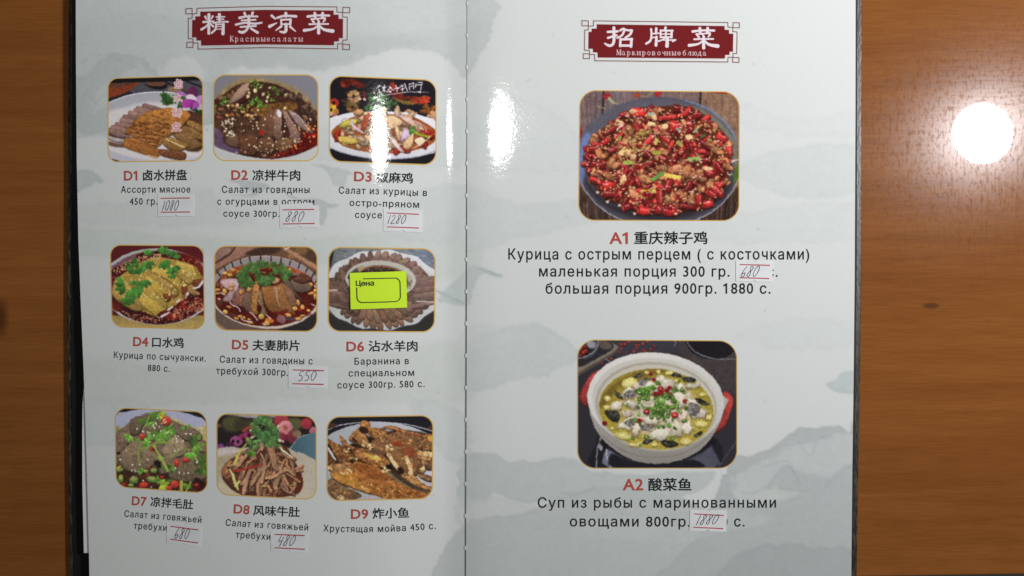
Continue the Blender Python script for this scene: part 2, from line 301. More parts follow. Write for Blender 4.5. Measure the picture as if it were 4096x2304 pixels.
    P.slab([(240, 830), (300, 740), (420, 710), (500, 720), (480, 780), (380, 810)], (196, 188, 66), (110, 90, 40))
    P.slab([(220, 980), (300, 960), (440, 985), (525, 1030), (460, 1070), (280, 1060)], (200, 176, 80), (90, 50, 26), (226, 214, 130))
    P.slab([(300, 1060), (400, 1100), (390, 1110), (280, 1080)], (206, 170, 60), (100, 50, 24))
    P.line([(440, 715), (420, 760), (480, 840), (590, 910)], [20, 34, 36, 22], (196, 178, 196)); P.line([(270, 770), (290, 720), (340, 700)], 22, (176, 156, 180))
    P.slab([(1190, 850), (1270, 890), (1270, 960), (1190, 1010), (1130, 1040), (1140, 940)], (196, 172, 196), (90, 60, 50), (230, 220, 228))
    P.slab([(1200, 1020), (1290, 930), (1320, 900), (1310, 1060), (1250, 1150), (1180, 1130), (1165, 1070)], (212, 180, 128), (90, 50, 30), (232, 214, 180))
    P.slab([(980, 960), (1060, 1020), (1120, 1100), (1190, 1195), (1100, 1160), (1000, 1050)], (208, 192, 184), (100, 60, 46), (230, 222, 218))
    P.slab([(1050, 820), (1100, 830), (1130, 960), (1120, 1040), (1070, 960)], (206, 176, 132), (100, 60, 40))
    P.slab([(1330, 890), (1450, 930), (1560, 960), (1530, 985), (1400, 950), (1330, 920)], (166, 176, 40), (110, 60, 26))
    P.slab([(1330, 1010), (1420, 970), (1490, 1010), (1450, 1080), (1400, 1100), (1350, 1050)], (220, 206, 166), (110, 60, 36))
    P.slab([(1130, 690), (1250, 680), (1370, 800), (1410, 900), (1280, 800)], (200, 160, 112), (90, 56, 38), (222, 196, 160))
    for k in range(9): P.line([(1060+k*45, 600+k*22), (1075+k*50, 640+k*22), (1140+k*46, 690+k*26)], 13, P.jit((200, 180, 196), .1), 5, alpha=.8)
    for k in range(9): P.line([(1300+k*30, 1140-k*18), (1420+k*22, 1090-k*20)], 8, (230, 206, 190), 5, alpha=.6)
    for x, y in P.inside([(720, 360), (950, 370), (1060, 540), (760, 560), (590, 580)], 46): P.leaf(x, y, P.rnd(30, 55), P.jit((62, 106, 56), .3), P.rnd(0, 360), 4)
    P.leaf(1270, 860, 65, (70, 130, 50), 30, 4)
    gl = [[(0, .45), (.05, .3)], [(.02, .62), (.06, .95)], [(.0, .5), (.08, .35)], [(.1, .5), (.16, .42), (.12, .75), (.3, .85)], [(.15, .3), (.15, .8)], [(.11, .55), (.2, .45)], [(.24, .4), (.3, .5), (.22, .65), (.3, .8)], [(.27, .5), (.36, .75)], [(.4, .35), (.42, .55), (.46, .5), (.42, .8)], [(.36, .62), (.5, .5)],
          [(.5, .4), (.58, .35)], [(.54, .25), (.56, .85)], [(.6, .2), (.66, .75)], [(.52, .65), (.62, .5)], [(.7, .2), (.71, .65)], [(.7, .25), (.8, .15), (.8, .6)], [(.73, .4), (.78, .38)], [(.86, .2), (.84, .5)], [(.9, .12), (1, .1)], [(.88, .3), (1, .25)], [(.97, .28), (.95, .9), (.9, .8)]]
    glyphs(P, gl, 800, 160, 650, 190, 12, (216, 214, 216), 4)
    P.line([(800, 385), (1000, 350), (1250, 318), (1540, 325)], [4, 10, 10, 4], (210, 206, 208), 4)
    return P, [(95, 75), (1655, 140), (1650, 1385), (90, 1330)], (186, 192, 190), .12

def pic_sesame_chicken():    # D4
    P = Pic((60, 55, 1535, 1380), .2, (82, 26, 26), 14)
    P.poly([(60, 1150), (1535, 1150), (1535, 1400), (60, 1400)], (150, 130, 66), 10, .06, (90, .1), 1)
    P.ell(800, 710, 880, 586, (154, 160, 156), 1, 8, .04, (90, .05))
    P.ell(805, 715, 815, 560, (120, 96, 66), 1, 10, .1)
    P.ell(805, 730, 800, 560, (58, 20, 18), 1, 14, .4)
    P.poly([(100, 400), (300, 290), (480, 220), (400, 320), (180, 400), (90, 420)], (110, 70, 86), 16, .15)
    for x, y in P.inside([(900, 900), (1500, 700), (1480, 1000), (1100, 1200), (900, 1180)], 14): P.ell(x, y, P.rnd(50, 110), P.rnd(30, 60), P.jit((108, 26, 18), .3), P.rnd(-20, 20), 40, .3, alpha=.7)
    P.ell(1250, 270, 210, 60, (92, 24, 18), 18, 50, .3); P.ell(1440, 430, 60, 110, (106, 34, 24), -30, 40, .3); P.ell(170, 1010, 90, 70, (96, 30, 20), 30, 40, .3); P.ell(140, 600, 50, 80, (84, 22, 18), 0, 30)
    P.poly([(110, 830), (140, 640), (250, 540), (380, 440), (560, 330), (760, 260), (960, 280), (1150, 320), (1360, 390), (1450, 500), (1500, 590), (1420, 720), (1250, 860), (1060, 1000), (960, 1080), (820, 1180), (600, 1100), (400, 1060), (200, 930)], (150, 124, 48), 10, .25)
    P.seeds([(100, 470), (300, 330), (560, 240), (860, 210), (860, 280), (560, 330), (380, 420), (200, 520)], 170, 13, (176, 130, 84), .6, .25)
    P.slab([(1080, 400), (1100, 320), (1350, 390), (1400, 520), (1500, 600), (1390, 720), (1310, 640), (1180, 480)], (164, 140, 58), (66, 38, 18), (206, 192, 120))
    P.slab([(1320, 620), (1480, 590), (1400, 720), (1340, 700)], (110, 58, 28), (190, 186, 180))
    P.slab([(980, 380), (1130, 400), (1300, 560), (1340, 640), (1250, 670), (1080, 520)], (160, 132, 52), (70, 42, 20), (200, 186, 110))
    P.slab([(720, 470), (800, 400), (960, 480), (1130, 590), (1260, 690), (1230, 850), (1150, 790), (1000, 640), (860, 560)], (166, 140, 52), (66, 38, 18), (206, 190, 96))
    P.slab([(1160, 720), (1250, 690), (1260, 760), (1200, 850)], (116, 56, 28), (200, 196, 190))
    P.slab([(650, 560), (740, 500), (900, 600), (1060, 700), (1130, 800), (1070, 860), (960, 790), (800, 680)], (150, 122, 52), (60, 36, 18), (190, 176, 96))
    P.slab([(610, 600), (650, 540), (800, 650), (1010, 830), (960, 940), (860, 890), (700, 740)], (168, 142, 50), (60, 36, 18), (204, 190, 90))
    P.slab([(880, 830), (1010, 830), (960, 940)], (120, 66, 26), (40, 20, 12))
    P.slab([(500, 640), (600, 640), (780, 800), (940, 960), (930, 1060), (800, 960), (560, 780)], (164, 138, 56), (62, 38, 18), (200, 186, 100))
    P.slab([(470, 900), (540, 780), (700, 880), (930, 1050), (820, 1180), (640, 1060), (500, 960)], (172, 148, 56), (60, 34, 18), (200, 186, 104))
    P.slab([(800, 1130), (930, 1060), (980, 1100), (830, 1180)], (92, 30, 20), (196, 196, 192))
    P.slab([(110, 840), (140, 640), (260, 560), (450, 780), (580, 1050), (430, 1070), (260, 960)], (158, 132, 56), (64, 36, 18), (190, 176, 96))
    for pts in ([(960, 1070), (1030, 1020)], [(860, 1165), (980, 1105)], [(1230, 880), (1290, 770)], [(1350, 735), (1440, 710), (1505, 620)], [(1100, 945), (1140, 910)]): P.line(pts, 22, (206, 208, 206), 10)
    P.slab([(1280, 740), (1430, 790), (1420, 840), (1330, 830), (1260, 780)], (150, 120, 62), (60, 30, 18))
    for k in range(10): P.ell(P.rnd(880, 1240), P.rnd(560, 900), P.rnd(20, 50), P.rnd(12, 26), (112, 70, 26), P.rnd(20, 50), 18, .2, alpha=.5)
    P.seeds([(180, 600), (600, 440), (1100, 380), (1400, 480), (1300, 640), (900, 950), (620, 980), (200, 880)], 120, 15, (196, 182, 116), .65, .15)
    P.seeds([(1040, 1060), (1240, 1040), (1200, 1180), (1040, 1200)], 60, 12, (160, 108, 74), .55, .3)
    P.seeds([(1280, 960), (1490, 860), (1500, 1080), (1280, 1120)], 55, 12, (160, 108, 74), .55, .3)
    P.seeds([(1180, 880), (1500, 760), (1500, 1100), (1100, 1260), (400, 1240), (130, 1000), (300, 1090), (820, 1210)], 120, 12, (170, 110, 80), .6, .3)
    P.seeds([(250, 1080), (800, 1190), (780, 1270), (420, 1230)], 60, 12, (150, 100, 72), .55, .3)
    P.seeds([(850, 190), (1450, 290), (1450, 400), (900, 240)], 26, 11, (150, 90, 60), .6, .3); P.seeds([(90, 560), (180, 560), (130, 800), (90, 800)], 14, 11, (160, 100, 74), .6, .3)
    P.line([(470, 540), (640, 460), (760, 360), (830, 280)], 14, (140, 150, 80), 5); P.line([(700, 280), (830, 262)], 12, (140, 150, 80), 5)
    for x, y, r, a in [(660, 230, 80, -80), (640, 330, 110, 80), (500, 330, 90, 160), (400, 400, 80, 160), (890, 220, 110, -80), (880, 330, 110, 60), (1040, 270, 90, -70), (1030, 410, 110, 70), (1020, 520, 70, 80), (570, 500, 90, -120), (580, 620, 110, 80), (430, 520, 90, -90), (300, 690, 130, 170), (400, 740, 150, 60), (340, 880, 110, 95), (480, 800, 80, 40), (440, 620, 70, 80)]:
        P.leaf(x, y, r, (58, 112, 40), a, 4)
    return P, [(72, 68), (1510, 80), (1525, 1370), (100, 1330)], (162, 167, 160), .12

def pic_beef_tripe():        # D5
    P = Pic((85, 70, 1650, 1380), .2, (100, 72, 52), 15)
    P.poly([(85, 70), (800, 70), (600, 200), (300, 340), (85, 420)], (138, 102, 80), 14, .1)
    P.poly([(85, 70), (420, 70), (330, 200), (85, 350)], (118, 92, 76), 8, .2); P.line([(85, 360), (330, 210), (420, 80)], 26, (66, 44, 34), 16)
    for k in range(5): P.line([(100, 200+k*30), (330, 110+k*16)], 14, (150, 122, 106), 10, alpha=.5)
    P.poly([(560, 190), (850, 90), (1100, 100), (1000, 200), (700, 240)], (62, 44, 34), 40)
    P.poly([(1080, 100), (1650, 90), (1650, 420), (1300, 230)], (100, 74, 48), 20, .25); P.ell(1280, 230, 90, 40, (134, 100, 60), -15, 12); P.ell(1400, 150, 90, 50, (118, 88, 52), 0, 16); P.ell(1560, 230, 100, 80, (76, 54, 40), 30, 30)
    P.line([(1130, 100), (1660, 420)], 34, (164, 128, 96), 6); P.line([(1150, 110), (1660, 400)], 5, (100, 70, 46), 4); P.line([(1140, 130), (1660, 460)], 30, (150, 112, 82), 6); P.line([(1155, 140), (1220, 105)], 18, (200, 196, 170), 5)
    P.poly([(85, 1000), (500, 1250), (1000, 1330), (1650, 1180), (1650, 1400), (85, 1400)], (92, 78, 66), 10, .1)
    P.poly([(1100, 1320), (1650, 1080), (1650, 1400), (1000, 1400)], (42, 40, 38), 40); P.line([(100, 1210), (280, 1350)], 40, (140, 108, 72), 10)
    P.ell(870, 770, 835, 540, (166, 160, 142), 1.5, 6, .04, (90, .04))
    P.ell(870, 745, 825, 500, (134, 128, 126), 1.5, 8, .05)
    P.line([(60, 900), (200, 1060), (420, 1190), (700, 1275), (900, 1300), (1150, 1280), (1400, 1190), (1600, 1040)], 40, (176, 170, 152), 10)
    for x, y, dx in [(165, 500, 30), (258, 425, 24), (372, 370, 18), (495, 325, 14), (632, 295, 8), (790, 278, 2), (945, 283, -4), (1090, 303, -8), (1225, 340, -14), (1362, 385, -18), (1475, 445, -20), (1570, 515, -26), (1620, 600, -26)]:
        P.line([(x-dx*.7, y-34), (x+dx*.7, y+34)], 20, (36, 36, 36), 5)
    P.ell(865, 815, 790, 470, (80, 24, 16), 1.5, 10, .35)
    P.poly([(200, 540), (420, 400), (800, 340), (1200, 400), (1500, 520), (1400, 560), (900, 420), (420, 520)], (146, 70, 28), 22, .3)
    for x, y in P.inside([(120, 640), (260, 500), (480, 420), (480, 560), (200, 720)], 26): P.chunk(x, y, P.rnd(24, 50), P.jit((150, 92, 44), .3), .7)
    P.slab([(190, 600), (380, 570), (470, 620), (430, 800), (330, 910), (220, 890), (320, 760), (230, 690)], (166, 140, 138), (84, 40, 30), (200, 190, 192), .2)
    P.slab([(400, 780), (500, 700), (560, 760), (520, 960), (420, 980), (360, 930)], (126, 86, 70), (50, 24, 18), (170, 140, 130), .25)
    P.slab([(560, 780), (660, 740), (670, 1040), (600, 1060), (500, 980), (520, 880)], (110, 84, 66), (50, 24, 18), None, .22)
    P.line([(540, 760), (500, 880), (490, 980)], 18, (146, 92, 62), 6)
    P.slab([(1230, 620), (1300, 580), (1500, 600), (1550, 720), (1420, 780), (1290, 740)], (104, 86, 70), (34, 18, 14), (140, 124, 110), .2)
    P.slab([(1280, 590), (1380, 490), (1550, 560), (1500, 610), (1400, 640)], (92, 56, 40), (30, 16, 12), (150, 116, 100), .25); P.slab([(1230, 490), (1370, 480), (1360, 530), (1240, 530)], (128, 90, 70), (60, 30, 20))
    P.slab([(1100, 580), (1240, 620), (1300, 760), (1430, 920), (1360, 880), (1200, 720)], (92, 76, 60), (30, 18, 14), None, .2)
    P.slab([(1080, 640), (1180, 680), (1290, 800), (1330, 960), (1270, 990), (1190, 900)], (128, 92, 66), (40, 22, 14), (160, 126, 96), .2)
    P.slab([(1040, 660), (1130, 680), (1180, 860), (1310, 1090), (1200, 1120), (1090, 1040), (1050, 860)], (136, 94, 50), (50, 28, 14), (166, 124, 76), .2)
    P.slab([(800, 720), (930, 680), (1040, 700), (1060, 900), (1110, 1120), (960, 1080), (860, 960), (820, 820)], (130, 86, 42), (50, 28, 14), (170, 126, 76), .2)
    P.poly([(990, 720), (1040, 700), (1060, 900), (1090, 1020), (1030, 900)], (158, 126, 92), 12, .15)
    P.slab([(740, 780), (800, 760), (830, 960), (890, 1110), (790, 1100), (760, 940)], (124, 104, 76), (60, 34, 18), (160, 146, 116), .15)
    P.slab([(690, 640), (760, 620), (770, 760), (740, 960), (760, 1090), (660, 1090), (650, 880)], (150, 106, 48), (60, 34, 16), None, .25)
    for k in range(40): P.dot(P.rnd(655, 770), P.rnd(640, 940), 13, 9, P.rnd(0, 3), P.jit((184, 142, 84), .15), .6)
    for k in range(26): P.dot(P.rnd(800, 1080), P.rnd(690, 780), 14, 8, P.rnd(0, 3), P.jit((176, 126, 76), .2), .6)
    P.slab([(940, 620), (1000, 560), (1080, 590), (1030, 640), (960, 650)], (176, 132, 88), (60, 30, 18))
    P.ell(770, 1020, 36, 56, (62, 18, 18), 10, 10, .3); P.ell(510, 1030, 48, 46, (70, 20, 24), 0, 8, .3); P.ell(180, 930, 50, 44, (90, 52, 40), 40, 8, .3); P.ell(380, 1120, 70, 24, (96, 50, 38), 15, 8, .3)
    for x, y in P.inside([(900, 1080), (1400, 1000), (1600, 980), (1400, 1180), (1000, 1240)], 14): P.ell(x, y, P.rnd(40, 90), P.rnd(18, 40), P.jit((120, 26, 14), .3), P.rnd(-20, 10), 24, .3, alpha=.7)
    P.poly([(1040, 1130), (1150, 1130), (1150, 1230), (1050, 1220)], (120, 82, 80), 12, .2, (90, -.2)); P.poly([(1160, 1140), (1310, 1150), (1300, 1200), (1170, 1190)], (78, 54, 60), 12, .2)
    P.poly([(880, 1150), (980, 1180), (970, 1230), (860, 1210)], (186, 110, 40), 14, .2)
    for x, y, rx, ry, a in [(255, 762, 38, 40, 0), (495, 780, 30, 36, 0), (620, 730, 36, 46, 40), (800, 1140, 48, 42, 0), (880, 1240, 50, 34, -10), (630, 1225, 50, 24, 12), (265, 1070, 38, 32, 20), (320, 995, 40, 18, 10), (480, 1135, 38, 20, 10), (430, 1165, 38, 18, 10), (540, 1155, 24, 24, 0), (1300, 1020, 36, 34, 0), (1350, 930, 26, 50, -10), (1410, 1000, 30, 40, -20), (1200, 1115, 50, 26, 15), (1350, 1170, 50, 24, -8), (1540, 790, 50, 22, -8), (1540, 660, 26, 26, 0), (1600, 750, 28, 30, 0), (1600, 840, 30, 50, 0), (150, 795, 34, 18, 0), (150, 740, 40, 22, 0), (350, 680, 34, 26, 0), (350, 725, 34, 20, 0), (260, 495, 38, 22, 10), (380, 445, 40, 26, 0), (330, 520, 34, 20, 0), (1220, 440, 30, 18, 0), (620, 1180, 30, 14, 0), (1500, 1045, 26, 20, 0), (1410, 1125, 40, 16, -15)]:
        P.ell(x+4, y+10, rx*1.1, ry*1.1, (40, 12, 8), a, 10, 0, alpha=.6); P.ell(x, y, rx, ry, P.jit((190, 142, 62), .14), a, 5, .1, (90, -.22)); P.dot(x-rx*.2, y-ry*.35, rx*.3, ry*.2, 0, (226, 206, 150), .7)
    for pts in ([(630, 1070), (700, 1130), (740, 1190)], [(870, 1110), (940, 1170)], [(330, 920), (370, 970), (450, 1000), (490, 1060)], [(150, 870), (190, 880)], [(820, 1240), (850, 1270)], [(1540, 950), (1580, 970)], [(190, 780), (260, 815)], [(500, 1160), (540, 1195), (660, 1215)], [(1590, 680), (1610, 700)]): P.line(pts, 16, (196, 176, 176), 6)
    P.line([(640, 500), (760, 475), (870, 490)], 12, (110, 130, 60), 4)
    for x, y, r, a in [(830, 400, 120, -90), (760, 400, 130, 185), (640, 390, 90, 190), (970, 400, 110, -20), (1090, 390, 90, 0), (600, 540, 170, 160), (500, 560, 110, 190), (570, 620, 140, 100), (860, 540, 170, 90), (900, 560, 110, 30), (800, 560, 110, 150), (860, 620, 110, 90), (1130, 480, 110, 20), (1180, 520, 110, 40), (1030, 440, 80, 60), (540, 480, 90, 200)]:
        P.leaf(870+(x-870)*.94, 480+(y-480)*.88, r*.8, (62, 98, 44), a, 5)
    return P, [(95, 82), (1638, 95), (1635, 1370), (105, 1345)], (168, 174, 170), .12
def pic_sliced_mutton():     # D6
    P = Pic((65, 85, 1700, 1390), .2, (70, 72, 74), 16)
    P.poly([(60, 80), (1700, 80), (1700, 560), (60, 560)], (112, 122, 122), 6, .1, (0, .1), 1, streak=.12)
    P.poly([(1250, 100), (1700, 120), (1700, 520), (1450, 300)], (104, 118, 132), 50, .12, streak=.14)
    P.poly([(90, 180), (165, 140), (130, 380), (90, 400)], (36, 42, 42), 10); P.poly([(60, 120), (150, 130), (90, 260)], (140, 150, 146), 10)
    P.poly([(60, 1060), (200, 1140), (500, 1290), (1000, 1330), (1400, 1200), (1700, 1020), (1700, 1400), (60, 1400)], (48, 47, 46), 10, .05, sm=1)
    sc = []
    for k in range(40):
        a = k/40*6.2832; r = 1+.028*math.cos(a*13)
        sc.append((880+math.cos(a)*890*r, 740+math.sin(a)*590*r))
    P.poly(np.array(sc)+[0, 8], (120, 130, 134), 14, 0, sm=2); P.poly(sc, (176, 184, 184), 7, .05, (90, -.06), 2)
    P.poly([(80, 1000), (300, 1010), (500, 1200), (760, 1290), (500, 1270), (200, 1120)], (164, 178, 172), 30, .05)
    P.ell(880, 730, 760, 500, (94, 76, 64), 0, 30, .4)
    def petal(cx, cy, a, L, w, c):
        ca, sa = math.cos(a), math.sin(a)
        f = lambda u, v: (cx+ca*u-sa*v, cy+sa*u+ca*v)
        P.slab([f(-L*.5, -w*.3), f(0, -w*.5), f(L*.35, -w*.42), f(L*.5, 0), f(L*.35, w*.42), f(0, w*.5), f(-L*.5, w*.3)], c, (56, 40, 34), tuple(v*1.3 for v in c), .16, 9, 2)
        P.line([f(L*.05, -w*.3), f(L*.15, 0), f(L*.05, w*.35)], 8, (150, 124, 112), 5, alpha=.6)
    for ring, (rx, ry, L, w, n) in enumerate([(640, 470, 230, 92, 40), (560, 385, 220, 92, 34)]):
        for k in range(n):
            a = -math.pi/2+(k+.5*ring)/n*6.2832+.05
            c = P.jit((118, 95, 84) if math.cos(a) > -.2 else (104, 82, 70), .14)
            if math.sin(a) > .6 and abs(math.cos(a)) < .6: c = P.jit((124, 98, 74), .12)
            petal(880+math.cos(a)*rx*P.rnd(.97, 1.04), 745+math.sin(a)*ry*P.rnd(.97, 1.04), math.atan2(math.sin(a)*.9, math.cos(a))+P.rnd(-.25, .25)+(.35 if math.sin(a) < 0 else -.3), L*P.rnd(.85, 1.15), w*P.rnd(.85, 1.2), c)
    for y in range(560, 960, 46):
        P.slab([(90, y), (260, y+20), (400, y+70), (390, y+100), (200, y+70), (90, y+36)], P.jit((108, 84, 72), .15), (50, 36, 30), None, .2, 12)
        P.slab([(1340, y+30), (1500, y), (1680, y-30), (1680, y+10), (1500, y+60), (1350, y+90)], P.jit((114, 93, 84), .15), (56, 42, 36), (160, 136, 128), .2, 12)
    for k in range(9): P.line([(P.rnd(100, 300), P.rnd(540, 950))]*1+[(P.rnd(300, 420), P.rnd(560, 950))], 9, (150, 130, 116), 6, alpha=.5)
    P.line([(100, 750), (210, 745)], 22, (180, 172, 160), 8); P.line([(1400, 910), (1660, 925)], 18, (176, 170, 160), 8); P.ell(1180, 320, 44, 20, (120, 130, 80), -30, 12)
    P.ell(865, 585, 525, 282, (168, 172, 160), 3, 6, .03, (90, .04)); P.ell(870, 600, 470, 235, (146, 150, 140), 3, 14, .03)
    P.ell(870, 600, 405, 222, (116, 76, 50), 3, 10, .2); P.ell(870, 620, 385, 214, (44, 34, 30), 3, 10, .35)
    P.seeds([(600, 440), (860, 400), (1120, 450), (1100, 480), (620, 480)], 60, 10, (96, 80, 66), .7, .3); P.seeds([(1240, 620), (1340, 600), (1300, 740), (1250, 720)], 20, 9, (70, 60, 54), .7, .3)
    P.poly([(400, 500), (520, 410), (545, 470), (500, 500)], (70, 70, 56), 10, .3); P.poly([(520, 410), (600, 380), (620, 420), (550, 470)], (150, 140, 100), 10, .1); P.poly([(370, 560), (400, 520), (410, 590)], (56, 58, 48), 8)
    return P, [(85, 98), (1685, 125), (1672, 1375), (75, 1365)], (180, 186, 184), .12

def pic_tripe_greens():      # D7
    P = Pic((58, 58, 1465, 1370), .2, (26, 25, 24), 17)
    P.poly([(60, 215), (240, 140), (440, 100), (700, 95), (1040, 135), (1260, 200), (1450, 310), (1470, 800), (60, 800)], (128, 132, 146), 8, .05, sm=2)
    P.poly([(60, 340), (180, 380), (300, 330), (200, 480), (60, 520)], (128, 124, 72), 30, .3); P.poly([(900, 260), (980, 240), (1160, 340), (1300, 370), (1450, 380), (1450, 680), (1340, 600)], (140, 134, 84), 40, .3)
    P.poly([(60, 500), (200, 380), (330, 250), (470, 190), (600, 150), (770, 130), (900, 250), (1080, 330), (1310, 430), (1370, 560), (1470, 680), (1470, 1400), (60, 1400)], (92, 80, 58), 16, .3, sm=2, wob=20)
    P.poly([(60, 920), (300, 1020), (700, 960), (900, 1050), (1300, 1120), (1470, 1200), (1470, 1400), (60, 1400)], (58, 34, 22), 40, .5)
    def tp(pts, c=(114, 94, 58)):
        P.slab(pts, P.jit(c, .08), (38, 30, 22), None, .3, 22, 2)
        a = np.array(pts)
        for x, y in P.inside(pts, int(np.ptp(a[:, 0])*np.ptp(a[:, 1])/1500)): P.line([(x, y), (x+P.rnd(8, 24), y-P.rnd(-6, 14))], 6, P.jit((138, 118, 86) if P.r.random() > .5 else (62, 52, 36), .1), 5, alpha=.55)
    tp([(80, 520), (200, 430), (320, 420), (240, 660), (80, 760)], (92, 78, 58)); tp([(300, 260), (460, 200), (480, 340), (420, 460), (300, 470)], (96, 80, 58)); tp([(560, 360), (700, 320), (720, 520), (600, 560), (540, 480)], (104, 84, 60))
    tp([(940, 340), (1050, 340), (1330, 430), (1360, 540), (1200, 580), (1020, 500)], (100, 84, 66)); tp([(1240, 560), (1420, 640), (1420, 740), (1300, 700)], (104, 80, 56))
    tp([(120, 780), (360, 560), (500, 560), (740, 790), (600, 950), (340, 1040), (160, 920)], (100, 86, 62)); tp([(780, 700), (900, 520), (1060, 520), (1140, 730), (960, 820), (820, 840)], (112, 100, 72))
    tp([(820, 850), (1000, 820), (1200, 860), (1340, 980), (1440, 1040), (1420, 1120), (1260, 1170), (980, 1160), (840, 1060)], (100, 86, 60)); tp([(720, 980), (820, 960), (880, 1040), (760, 1060)], (86, 74, 54))
    P.poly([(650, 870), (740, 870), (760, 960), (700, 960)], (26, 20, 16), 20); P.poly([(86, 750), (150, 740), (130, 770)], (22, 18, 16), 12); P.poly([(1250, 1140), (1330, 1130), (1430, 1240), (1380, 1320), (1260, 1260)], (40, 20, 18), 16)
    P.ell(640, 690, 50, 40, (128, 46, 30), -10, 8); P.ell(670, 690, 40, 26, (40, 22, 16), 0, 10); P.line([(620, 600), (680, 560), (740, 600)], 18, (130, 42, 28))
    G = (72, 112, 38)
    for x, y, r, a in [(500, 250, 80, 120), (560, 220, 90, 60), (640, 230, 90, -60), (700, 190, 80, 0), (760, 190, 70, 20), (620, 290, 70, 90), (300, 490, 80, 120), (420, 530, 60, 60), (560, 530, 80, -20), (580, 600, 90, 170), (780, 400, 130, 60), (740, 470, 110, 120), (840, 440, 90, 0), (760, 540, 70, 90), (920, 430, 60, 0), (1280, 540, 70, -60), (1200, 640, 110, -10), (1270, 640, 110, 60), (1190, 740, 100, 90), (1330, 800, 130, 70), (1370, 960, 120, 80), (1420, 900, 90, 60), (760, 800, 60, 90), (820, 930, 70, 60), (900, 980, 70, 20), (1060, 380, 50, 30), (1150, 350, 40, 0), (480, 1040, 60, 200), (1150, 1210, 80, 90), (740, 1240, 100, 0), (680, 1180, 70, -60), (780, 1230, 80, 40), (900, 1140, 60, 100)]:
        P.leaf(x, y, r, P.jit(G, .25), a+P.rnd(-20, 20), 4)
    P.leaf(750, 1235, 110, (112, 132, 34), 20, 5); P.leaf(730, 200, 80, (140, 140, 40), 0, 3)
    S = (110, 130, 52)
    P.line([(490, 380), (540, 320), (580, 200)], 22, S); P.line([(460, 590), (425, 720), (430, 890)], 18, S); P.line([(450, 690), (560, 660), (680, 600), (800, 600), (900, 590), (870, 480)], 20, S)
    P.line([(650, 640), (720, 760), (800, 900), (860, 1020)], 36, (126, 140, 54)); P.line([(920, 800), (1000, 730), (1100, 690), (1180, 700)], 18, S); P.line([(870, 370), (950, 290)], 16, S); P.line([(1060, 1180), (1060, 1320)], 46, (140, 130, 50)); P.line([(1200, 1180), (1130, 1320)], 24, (96, 130, 44)); P.line([(1260, 800), (1310, 890)], 22, (120, 136, 60))
    def red(x, y, rx, ry, a=0, c=(158, 42, 28)):
        rx *= .86; ry *= .84
        P.ell(x+5, y+10, rx*1.05, ry*1.05, (40, 16, 12), a, 12, 0, alpha=.6); P.ell(x, y, rx, ry, c, a, 5, .1, (90, -.25)); P.dot(x-rx*.2, y-ry*.4, rx*.35, ry*.16, a, (216, 130, 104), .6)
    red(832, 275, 86, 76); P.ell(815, 290, 28, 24, (190, 140, 90), 0, 10); red(480, 505, 40, 60, 20); red(990, 895, 48, 66); red(1122, 852, 56, 44); red(960, 1215, 72, 70); red(500, 1225, 78, 56, -15); red(880, 1270, 50, 40); red(580, 980, 20, 46, 10, (130, 30, 28)); red(770, 1110, 36, 30, 0, (140, 24, 24)); red(210, 1220, 50, 30, 20, (120, 26, 20)); red(1290, 1240, 50, 60, 0, (90, 18, 18)); red(560, 1075, 40, 20, -20, (130, 34, 24))
    def ring(x, y, rx, ry, a=0):
        rx *= .8; ry *= .72
        P.ell(x+4, y+12, rx*1.05, ry*1.05, (30, 24, 14), a, 12, 0, alpha=.6); P.ell(x, y, rx, ry, (78, 118, 40), a, 5, .12, (90, -.2)); P.ell(x, y-ry*.25, rx*.66, ry*.4, (150, 130, 76), a, 8, .3)
    ring(355, 1150, 86, 76); ring(620, 1140, 100, 64, 10); ring(650, 1010, 62, 56); ring(160, 1130, 50, 90); ring(310, 1230, 60, 36); ring(530, 1020, 50, 44); ring(150, 1000, 66, 40, -20); P.poly([(95, 970), (150, 930), (170, 950), (110, 1000)], (150, 150, 50), 6)
    for x, y in [(400, 390), (560, 445), (585, 450), (490, 430), (705, 235), (680, 300), (640, 345), (660, 380), (690, 320), (770, 315), (730, 360), (755, 425), (850, 450), (870, 440), (655, 490), (1130, 465), (1195, 465), (975, 500), (1015, 500), (990, 540), (1085, 570), (995, 580), (590, 590), (965, 720), (1015, 700), (245, 715), (335, 925), (440, 925), (325, 1010), (365, 1000), (380, 1025), (1165, 1045), (1030, 1045), (1100, 1055), (1290, 885), (350, 1105), (490, 1160), (970, 975), (610, 1255), (560, 850), (800, 260), (155, 850)]:
        z = P.rnd(13, 19); P.dot(x+4, y+6, z*1.1, z*.8, .5, (40, 34, 24), .5); P.dot(x, y, z, z*.6, P.rnd(0, 3.1), P.jit((196, 190, 166), .08))
    return P, [(68, 70), (1440, 135), (1455, 1355), (85, 1260)], (140, 143, 137), .13

